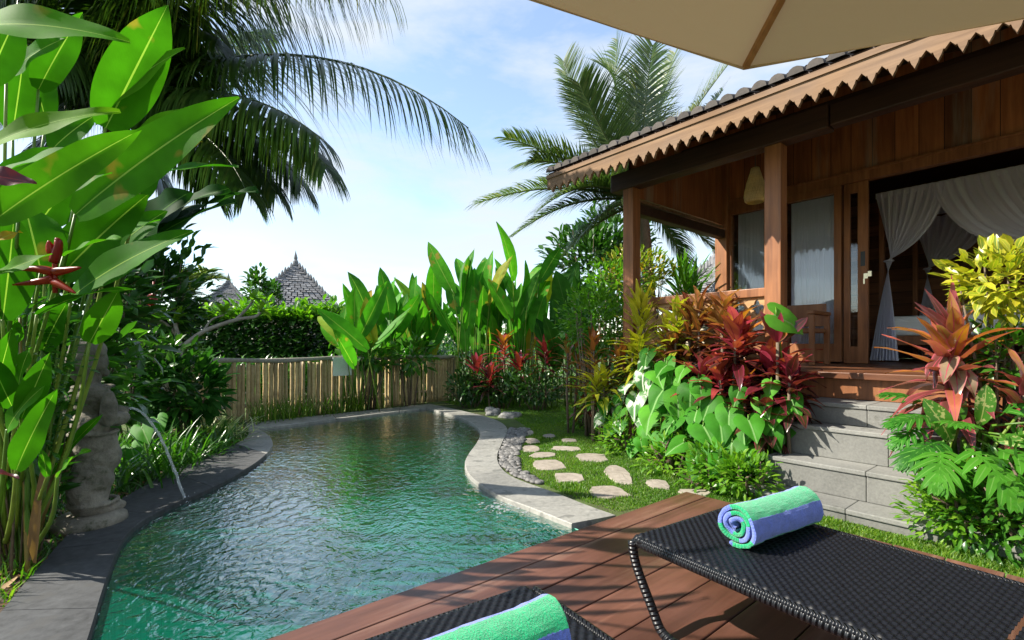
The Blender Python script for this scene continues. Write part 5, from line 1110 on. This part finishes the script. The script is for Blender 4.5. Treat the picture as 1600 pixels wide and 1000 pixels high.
# far houses
def far_house(lab, apx_, Y, half, zh):
    A = P(*apx_, Y); root = thing('house', (A.x, A.y, 0), lab, 'house', 'tiled pavilions beyond the hedge'); b = MB(); zb = A.z-zh; rt = R(22)
    cs = [A+Vector((half*1.414*math.cos(rt+math.pi/4+k*math.pi/2), half*1.414*math.sin(rt+math.pi/4+k*math.pi/2), zb-A.z)) for k in range(4)]
    nrow = 22
    for k in range(4):
        p, q = cs[k], cs[(k+1) % 4]; e = (q-p); L = e.length
        for r_ in range(nrow):
            v0, v1 = r_/nrow, (r_+1)/nrow; n = max(1, int(L*(1-v0)/.26))
            for j in range(n):
                u0, u1 = j/n, (j+1)/n; nn = e.cross(A-p).normalized(); nn = nn if nn.z > 0 else -nn; l = rnd.uniform(.03, .07)
                pt = lambda u, v: p.lerp(q, u).lerp(A, v)
                b.add([pt(u0+.01, v0)+nn*l-UP*.02, pt(u1-.01, v0)+nn*l-UP*.02, pt(u1-.01, v1)+nn*.01, pt(u0+.01, v1)+nn*.01, pt(u0+.01, v0)-nn*.02, pt(u1-.01, v0)-nn*.02], [(0, 1, 2, 3), (4, 5, 1, 0)], None, rnd.random())
    ap2 = A-UP*.12; b.add([c-UP*.10 for c in cs]+[ap2], [(0, 1, 4), (1, 2, 4), (2, 3, 4), (3, 0, 4)], None, .1)
    b.build('roof', M_far, root, False); r2 = MB()
    for c in cs:
        n = 16
        for i in range(n):
            p = c.lerp(A, (i+.5)/n); h = rnd.uniform(.10, .22); r2.lathe([(.10, -.06), (.08, .04), (.03, h), (.001, h+.05)], p+Vector((0, 0, .04)), 6, rnd.random())
    r2.lathe([(.16, -.1), (.14, .1), (.08, .2), (.10, .3), (.03, .55), (.001, .7)], A, 8); r2.build('ridge_ornament', M_far, root, False)
    w = MB(); hw = half*.78
    w.box((A.x, A.y, zb/2), Vector((math.cos(rt), math.sin(rt), 0)), hw, Vector((-math.sin(rt), math.cos(rt), 0)), hw, UP, zb/2); w.build('wall', M_farw, root, False)
    return root
far_house('grey tiled pyramid roof of a pavilion rising above the hedge', (462, 412), 25, 2.1, 2.5)
far_house('small dark pavilion roof peeking over the hedge beside the slender tree', (357, 441), 34, 1.3, 1.6)
far_house('grey tiled roof seen through the veranda beside the window', (1118, 408), 14, 1.0, 1.2)
shrub('slender_tree', 'slender young tree standing between the two pavilion roofs', 'tree', P(402, 452, 16), (.35, .35, .75), 420, .22, .11, M_dark, stems=9, tints=(.3, 1), hollow=.2)
shrub('slender_tree', 'small leafy tree at the left of the pyramid roof, lower than its neighbour', 'tree', P(425, 462, 17), (.4, .35, .4), 200, .22, .11, M_dark, stems=5, tints=(.3, 1), hollow=.2)
shrub('dark_tree', 'dark bushy tree filling the gap behind the sunlit palm fronds', 'tree', P(925, 420, 11), (1.3, .8, 1.2), 1500, .26, .10, M_dark, stems=16, tints=(.2, 1), hollow=.35)
shrub('dark_tree', 'dark tree behind the veranda post and sunlit palm trunk', 'tree', P(960, 380, 12.5), (1.0, .7, 1.0), 900, .24, .09, M_dark, stems=12, tints=(.2, 1), hollow=.3)
# ------------------------------------------------------------------ flower bed between lawn and villa
def ros(name, lab, px, py, Y, n, L, W, mat, group=None, tints=(0, 1), el=(-.1, 1.35), bend=.9, spread=.35, prof='lance', heads=1, jit=.12, ground=0):
    c = P(px, py, Y); root = thing(name, (c.x, c.y, ground), lab, 'plant', group); mb = MB(); st = MB()
    for h in range(heads):
        o = Vector((rnd.gauss(0, jit), rnd.gauss(0, jit), rnd.gauss(0, jit*.6))) if h else Vector((0, 0, 0))
        rosette(mb, st, (c.x+o.x*.5, c.y+o.y*.5, ground), c+o, n, L, W, el, bend, tints, prof, 7, spread)
    st.build('stem', M_twig, root); mb.build('foliage', mat, root); return root
g = 'pink and maroon cordylines below the tall paddle leaves'
for px, py, Y, t, lab in [(745, 575, 8.8, (.2, .6), 'maroon cordyline nearest the end of the bamboo fence'), (787, 535, 8.9, (.4, 1), 'bright pink cordyline standing tallest below the paddle leaves'), (812, 570, 8.7, (.2, .7), 'maroon and pink cordyline between the bright pink one and the gardenia'), (852, 545, 8.4, (.2, .7), 'dark pink cordyline nearest the gardenia shrub'), (765, 590, 8.4, (.1, .5), 'low dark cordyline in front of the pink ones')]:
    ros('cordyline', lab, px, py, Y, 26, .45, .085, M_cord, g, t, (-.1, 1.3), .9, .4)
for px, Y, lab in [(735, 8.6, 'dark low shrub at the pool corner under the cordylines'), (785, 8.5, 'dark low shrub under the bright pink cordyline'), (840, 8.2, 'dark low shrub at the shady end of the lawn')]:
    shrub('low_shrub', lab, 'shrub', P(px, 605, Y), (.52, .32, .34), 520, .11, .04, M_dark, 'dark low shrubs at the far end of the lawn', stems=8, tints=(0, 1), hollow=.3)
shrub('gardenia_shrub', 'tall glossy green shrub with tiny white flowers beside the villa corner post', 'shrub', PD(930, 505, 4.55), (.47, .42, .48), 1500, .085, .034, M_bright, stems=14, tints=(0, .75), hollow=.35)
fl = MB(); c = PD(930, 505, 4.55)
gs = [o for o in bpy.data.objects if o.name.startswith('gardenia_shrub')][0]
for i in range(26):
    u = rvec().normalized(); p = c+Vector((u.x*.47, -abs(u.y)*.44, u.z*.48)); 
    for k in range(5): leaf(fl, p, sph(k*1.257, .4), UP, .026, .014, 'oval', 2, .3, .1, .5)
fl.build('blossom', M_white, gs)
shrub('ixora_shrub', 'shrub with orange tipped leaves behind the veranda corner post', 'shrub', P(1000, 425, 6.9), (.55, .4, .38), 850, .10, .035, M_ixora, stems=10, tints=(0, 1), hollow=.4, upbias=1.4)
shrub('green_shrub', 'light green shrub below the orange tipped leaves beside the gardenia', 'shrub', P(960, 455, 6.6), (.45, .4, .45), 700, .11, .04, M_bright, stems=8, tints=(0, .7), hollow=.4)
ros('dracaena', 'spiky dark green dracaena behind the veranda railing', 1062, 430, 7.2, 46, .62, .05, M_shrub, None, (.2, 1), (-.1, 1.4), .5, .5, heads=3, jit=.16)
cy = PD(1008, 470, 4.45)
ros('yellow_croton', 'bright yellow spiky croton in front of the veranda corner post', 1006, 480, cy.y, 34, .36, .055, M_ycrot, None, (.4, 1), (-.1, 1.45), .5, .45, 'lance', 2, .07)
ros('yellow_croton', 'yellow and green croton in front of the carved railing', 1040, 510, PD(1040, 510, 4.42).y, 24, .28, .05, M_ycrot, None, (.2, .8), (-.2, 1.4), .7, .5, 'lance', 2, .08)
ros('yellow_croton', 'low yellow striped croton at the foot of the gardenia shrub', 945, 590, PD(945, 590, 4.25).y, 30, .38, .055, M_ycrot, None, (.15, 1), (-.1, 1.2), 1.0, .35, 'lance', 2, .1)
ros('croton', 'red and green croton on the pool side of the gardenia shrub', 888, 540, 6.1, 20, .32, .055, M_rcrot, None, (.2, 1), (0, 1.3), .8, .5, 'lance', 2, .12)
ros('croton', 'orange red croton poking out of the gardenia shrub', 928, 530, 5.55, 18, .26, .05, M_rcrot, None, (.5, 1), (0, 1.3), .8, .5, 'lance', 2, .14)
ros('croton', 'small brown red croton low beside the lawn under the gardenia', 915, 610, 5.9, 20, .30, .05, M_rcrot, None, (.1, .8), (-.1, 1.2), .9, .4, 'lance', 2, .1)
ros('croton', 'brown leaved croton rising above the carved railing', 1092, 482, PD(1092, 480, 4.35).y, 34, .36, .07, M_rcrot, None, (.0, .55), (-.2, 1.4), .9, .45, 'lance', 2, .08)
ros('croton', 'dark brown croton hanging over the carved panel', 1070, 560, PD(1070, 540, 4.3).y, 24, .30, .065, M_rcrot, None, (.0, .4), (-.4, 1.2), .9, .45, 'lance', 2, .1)
ros('cordyline', 'orange and red cordyline between the railing and the steps', 1160, 525, PD(1160, 520, 4.2).y, 28, .36, .10, M_cord, None, (.1, 1), (-.3, 1.45), .9, .22, 'lance', 2, .10)
ros('cordyline', 'magenta cordyline above the heart shaped leaves', 1100, 585, PD(1100, 580, 4.05).y, 22, .33, .10, M_cord, None, (.35, .75), (-.3, 1.4), .9, .25, 'lance', 1)
ros('cordyline', 'large crimson cordyline nearest the stone steps', 1205, 570, PD(1205, 560, 4.05).y, 30, .36, .105, M_cord, None, (.0, .85), (-.5, 1.45), 1.0, .25, 'lance', 2, .12)
ros('cordyline', 'dark cordyline low beside the stone steps', 1195, 640, PD(1195, 630, 3.9).y, 24, .32, .10, M_cord, None, (.0, .4), (-.6, 1.2), .9, .3, 'lance', 1)
tag_ = None
mb = MB(); st_ = MB(); c = PD(1215, 535, 3.98); rt = thing('orange_leaf_cordyline', (c.x, c.y, 0), 'upright cordyline with one broad orange leaf beside the green heart leaf', 'plant')
st_.tube([(c.x, c.y, 0), c], .012, 6)
for d, t, l, w in [((.35, -.1, 1), 1.0, .26, .10), ((.1, 0, 1), .95, .22, .07), ((.7, -.2, .7), .15, .30, .08), ((-.5, -.2, .8), .5, .28, .07), ((-.1, -.4, .9), .6, .24, .06)]: leaf(mb, c, Vector(d), Vector((-.4, -1, .3)), l, w, 'oval', 7, .4, .2, t, 2)
mb.build('foliage', M_cord, rt); st_.build('stem', M_twig, rt)
def hearts(name, lab, items, mat, group=None, ground=0):
    c0 = PD(*items[0][:3]); root = thing(name, (c0.x, c0.y, ground), lab, 'plant', group); mb = MB(); st = MB()
    items = list(items)+([(p+rnd.uniform(-30, 30), q+rnd.uniform(-28, 28), d_+rnd.uniform(.02, .14), l_*rnd.uniform(.6, .9)) for p, q, d_, l_ in items] if len(items) > 1 else [])
    for (px, py, D, l) in items:
        c = PD(px, py, D); az = rnd.uniform(-.9, .9); tip = Vector((-.45+rnd.uniform(-.5, .5), -.55+rnd.uniform(-.35, .35), rnd.uniform(-1.0, -.15))); tip = tip if len(items) > 1 else Vector((.85, -.1, -.4)); n = Vector((-.2, -.8, .6)) if len(items) == 1 else Vector((-.55+rnd.uniform(-.4, .4), -.65+rnd.uniform(-.3, .3), rnd.uniform(.35, .9)))
        l = l*1.08 if len(items) > 1 else l; c = c-D2*.06; heart(mb, c, tip, n, l, l*rnd.uniform(.70, .85), rnd.random(), rnd.uniform(.25, .85)); b0 = Vector((c.x+rnd.uniform(.05, .2), c.y+rnd.uniform(.05, .2), ground)); st.tube(catmull([b0, (b0+c)/2+Vector((.06, .06, .10)), c+Vector((.02, .03, .03)), c], 3), [.010-.0006*i for i in range(10)], 6, .3)
    st.build('stem', M_stalk, root); mb.build('foliage', mat, root); return root
hearts('elephant_ear', 'single large pale veined heart leaf raised in front of the wooden chair', [(1218, 494, 4.0, .36)], M_heart)
hearts('caladium', 'bright green heart leaf plant at the lawn end of the caladium bank', [(950, 628, 4.25, .24), (962, 665, 4.15, .2), (1000, 690, 4.05, .24), (935, 600, 4.4, .2), (976, 640, 4.2, .2)], M_heart, 'heart leaved plants along the lawn')
hearts('caladium', 'green heart leaf plant in the middle of the caladium bank', [(1030, 580, 4.05, .30), (1045, 605, 4.0, .32), (1065, 620, 3.95, .3), (1025, 640, 4.0, .3), (1060, 655, 3.9, .28), (1048, 570, 4.1, .24), (1085, 610, 3.95, .28), (1075, 575, 4.05, .2), (1018, 550, 4.25, .22), (1095, 640, 3.9, .25)], M_heart, 'heart leaved plants along the lawn')
hearts('caladium', 'green heart leaf plant trailing over the steps side of the bank', [(1105, 665, 3.8, .30), (1130, 655, 3.8, .28), (1150, 690, 3.75, .30), (1150, 720, 3.72, .26), (1168, 700, 3.78, .22), (1120, 690, 3.75, .24)], M_heart, 'heart leaved plants along the lawn')
hearts('caladium', 'green heart leaf plant against the grey stone steps', [(1225, 640, 3.95, .2), (1212, 672, 3.88, .2), (1240, 622, 4.0, .2), (1195, 655, 3.88, .2)], M_heart, 'heart leaved plants along the lawn')
hearts('variegated_caladium', 'white splashed caladium among the green heart leaves', [(985, 600, 4.2, .26), (1000, 620, 4.15, .28), (1010, 585, 4.2, .24), (975, 660, 4.1, .2), (1015, 650, 4.05, .22), (1025, 600, 4.15, .22), (945, 650, 4.2, .18)], M_vari)
for px, py, D, r, n, mat, t, lab in [(908, 655, 4.85, (.30, .28, .20), 420, M_bright, (.3, 1), 'lime green low shrub where the lawn border begins'), (985, 690, 4.10, (.40, .26, .26), 600, M_bright, (.1, 1), 'low leafy shrub under the white splashed caladium'), (1055, 715, 3.80, (.34, .24, .24), 560, M_bright, (.1, 1), 'low leafy shrub in the middle of the lawn border'),
                               (1120, 735, 3.62, (.30, .20, .20), 620, M_bright, (.1, .7), 'fine leaved light green shrub near the deck corner'), (1165, 745, 3.55, (.24, .18, .20), 480, M_bright, (.1, 1), 'low shrub touching the bottom stone step'), (1110, 660, 4.1, (.6, .3, .30), 500, M_dark, (.1, 1), 'dark filler shrub inside the caladium bank'), (1000, 600, 4.5, (.5, .3, .35), 420, M_dark, (.1, 1), 'dark filler shrub behind the yellow croton')]:
    shrub('border_shrub', lab, 'shrub', PD(px, py, D), r, n, .075, .028, mat, 'low shrubs edging the lawn', stems=8, tints=t, hollow=.3, droop=.5)
BED = [G(*p) for p in [(905, 652), (940, 690), (1005, 724), (1090, 768), (1182, 776)]]+[H(1.6, 4.5, 0), H(3.6, 4.5, 0), H(4.8, 5.6, 0)]
filled([BED], .003, 'bed_soil', M_soil); litter(BED, 120, 'dry_leaves', 8)

for px, py, D, n, L, W, m_, t, lab in [(1130, 500, 4.25, 24, .30, .085, M_rcrot, (0, .6), 'brown croton squeezed between the carved panel and the orange cordyline'), (1055, 530, 4.28, 22, .28, .08, M_rcrot, (0, .5), 'olive brown croton in front of the carved panel'), (1130, 590, 4.02, 24, .28, .09, M_cord, (.1, .8), 'red cordyline in the middle of the bank above the heart leaves'), (1240, 590, 4.02, 22, .26, .085, M_cord, (0, .6), 'maroon cordyline overhanging the top stone step'),
                                     (1165, 600, 3.95, 22, .27, .085, M_cord, (.2, 1), 'crimson and rust cordyline low in front of the largest one'), (1000, 540, 4.35, 22, .26, .06, M_ycrot, (0, .6), 'green and yellow croton between the gardenia and the heart leaves'), (965, 555, 4.4, 20, .26, .06, M_rcrot, (.2, .9), 'rusty croton against the foot of the gardenia shrub'),
                                     (1135, 478, 4.38, 26, .30, .08, M_rcrot, (0, .7), 'tall brown croton covering the end of the railing near the post'), (1060, 495, 4.36, 26, .28, .075, M_ycrot, (0, .5), 'olive green croton leaning on the carved railing')]:
    ros('croton' if m_ is not M_cord else 'cordyline', lab, px, py, PD(px, py, D).y, n, L, W, m_, None, t, (-.4, 1.4), .9, .35, 'lance', 2, .11)
hearts('caladium', 'green heart leaf plant reaching up among the red cordylines', [(1120, 620, 3.9, .24), (1145, 640, 3.85, .26), (1175, 655, 3.8, .24), (1100, 600, 3.95, .22), (1195, 625, 3.9, .2), (1160, 610, 3.9, .18)], M_heart, 'heart leaved plants along the lawn')
hearts('caladium', 'low green heart leaf plant in front of the fine leaved shrub', [(1075, 690, 3.72, .22), (1040, 680, 3.82, .22), (1010, 665, 3.95, .2), (1095, 710, 3.66, .2), (1130, 715, 3.62, .2)], M_heart, 'heart leaved plants along the lawn')
# ------------------------------------------------------------------ planting on the right of the steps
BR = [H(.30, 3.42, 0), H(.26, 3.62, 0), H(-.42, 4.5, 0), H(-2.6, 4.5, 0), H(-2.6, 3.36, 0)]
filled([BR], .003, 'bed_soil', M_soil); litter(BR, 200, 'dry_leaves', 9)
for px, py, D, r, n, t, lab in [(1500, 800, 3.62, (.28, .24, .22), 900, (.2, 1), 'bright low shrub at the right of the stone steps'), (1570, 800, 3.62, (.34, .26, .25), 900, (0, .8), 'darker low shrub continuing toward the right edge'), (1500, 755, 3.75, (.28, .2, .18), 500, (.3, 1), 'light green shrub overhanging the bottom step'), (1640, 770, 3.62, (.34, .26, .3), 600, (0, .8), 'low shrub cut off by the right edge of the view')]:
    shrub('box_shrub', lab, 'shrub', PD(px, py, D), r, n, .060, .022, M_bright if t[0] > .1 else M_shrub, 'low shrubs beside the steps', stems=10, tints=t, hollow=.3, droop=.5)
def lobed(mb, st, base, d, L, n, tint):
    d = d.normalized(); p = Vector(base); N_ = 7; t = d; nn = (n-t*n.dot(t)).normalized(); pts = []
    for i in range(N_+1):
        v = i/N_; pts.append(p.copy()); sdv = t.cross(nn)
        if i > 0:
            for sg in (-1, 1):
                l = L*.52*math.sin(math.pi*(.12+.80*v))**.8; dd = (sdv*sg*(1-.75*v)+t*(.35+.8*v)).normalized(); leaf(mb, p, dd, nn, l, L*.125, 'strap', 5, .55, .15, min(1, max(0, tint+rnd.uniform(-.15, .15))), 1, .004)
        leaf(mb, p-t*.02, t, nn, L/N_+.03, L*.12, 'oval', 2, .1, .1, tint)
        p = p+t*(L/N_); t, nn = (t*math.cos(.11)-nn*math.sin(.11)).normalized(), (nn*math.cos(.11)+t*math.sin(.11)).normalized()
ph = thing('philodendron', PD(1500, 690, 3.9)*1.0, 'split leaf philodendron with deeply lobed shiny leaves under the pink cordyline', 'plant'); ph.location.z = 0
mb = MB(); st_ = MB(); c0 = PD(1500, 700, 3.95)
for (px, py, D, dx, dy, dz, l) in [(1464, 655, 3.8, -1, -.2, .25, .30), (1474, 690, 3.7, -1, -.4, .0, .34), (1470, 700, 3.62, -.7, -.8, -.1, .36), (1510, 700, 3.6, -.2, -1, -.2, .38), (1550, 700, 3.62, .3, -1, -.1, .36), (1570, 680, 3.7, .8, -.6, .1, .36), (1454, 635, 3.9, -.9, .1, .6, .26), (1590, 690, 3.66, .9, -.5, -.1, .36), (1480, 670, 3.75, -.4, -.7, .5, .3), (1560, 650, 3.8, .4, -.5, .7, .3), (1444, 670, 3.72, -1, -.3, -.05, .24), (1610, 660, 3.75, 1, -.3, .3, .34)]:
    c = PD(px, py, D); lobed(mb, st_, c, Vector((dx, dy, dz)), l, Vector((-.1, -.25, 1)), rnd.random()); st_.tube([(c0.x, c0.y, 0), (Vector((c0.x, c0.y, c0.z))+c)/2+Vector((0, 0, .06)), c], [.014, .011, .006], 6, .2)
mb.build('foliage', M_phil, ph); st_.build('stem', M_stalk, ph)
df = thing('dieffenbachia', PD(1440, 690, 3.85), 'dieffenbachia with broad yellow speckled leaves beside the steps', 'plant'); df.location.z = 0
mb = MB(); st_ = MB(); c0 = PD(1455, 690, 3.9)
for (px, py, D, d, l, w) in [(1486, 690, 3.72, (-.55, -.1, 1), .28, .13), (1530, 665, 3.75, (.1, -.2, 1), .24, .10), (1590, 650, 3.8, (.9, -.3, .5), .28, .10), (1560, 690, 3.66, (.6, -.6, .2), .30, .10), (1500, 660, 3.8, (-.1, 0, 1), .22, .09)]:
    c = PD(px, py, D); leaf(mb, c, Vector(d), Vector((-.3, -1, .4)), l, w, 'oval', 9, .5, .25, rnd.random(), 2, .004); st_.tube([(c0.x, c0.y, 0), c], [.013, .007], 6, .5)
mb.build('foliage', M_dief, df); st_.build('stem', M_stalk, df)
ros('pink_cordyline', 'large pink and bronze cordyline in front of the bedroom opening', 1487, 545, PD(1487, 545, 3.95).y, 54, .42, .085, M_cordp, None, (.1, .9), (-.55, 1.45), .9, .35, 'lance', 1)
mb = MB(); c = PD(1490, 520, 3.9); pk = [o for o in bpy.data.objects if o.name == 'pink_cordyline'][0]
for d, l, w, t in [((-.12, -.1, 1), .26, .075, .80), ((-.25, -.3, .75), .17, .10, .80), ((.02, 0, 1), .36, .05, .4), ((.1, 0, 1), .26, .07, .95), ((-.6, -.1, .9), .32, .05, .2), ((-.85, -.2, .6), .32, .055, .35)]: leaf(mb, c, Vector(d), Vector((-.3, -1, .2)), l, w, 'lance', 7, .25, .25, t, 2)
for k in range(10):
    d = sph(rnd.uniform(2.2, 5.2), rnd.uniform(-.9, -.2)); leaf(mb, c-Vector((0, 0, rnd.uniform(.08, .22))), d, UP, .26, .10, 'lance', 6, .8, .3, 1.0 if k % 2 else .1, 1, .01)
mb.build('young_leaves', M_cordp, pk)
ros('pink_cordyline', 'smaller magenta cordyline low at the right edge under the croton', 1600, 600, PD(1600, 600, 3.85).y, 22, .30, .07, M_cordp, None, (.0, .6), (-.5, 1.3), .9, .5, 'lance', 1)
shrub('yellow_croton_bush', 'yellow green croton bush leaning over the right edge before the bed', 'shrub', PD(1570, 440, 4.05), (.26, .28, .22), 420, .105, .045, M_ycrot, stems=8, tints=(-.1, .9), hollow=.35, prof='oval')
shrub('green_bush', 'dark green twiggy bush below the yellow croton bush', 'shrub', PD(1570, 560, 4.1), (.24, .22, .26), 360, .10, .035, M_shrub, stems=9, tints=(.1, 1), hollow=.3)
blades([[H(1.2, 3.60, 0), H(-.1, 3.58, 0), H(-.3, 3.36, 0), H(-1.6, 3.32, 0), H(-1.6, DECK_D+.01, 0), H(1.2, DECK_D+.01, 0)]], 9000, .02, .05, .0035, 'lawn_grass', M_grassb, (), .5, 12)
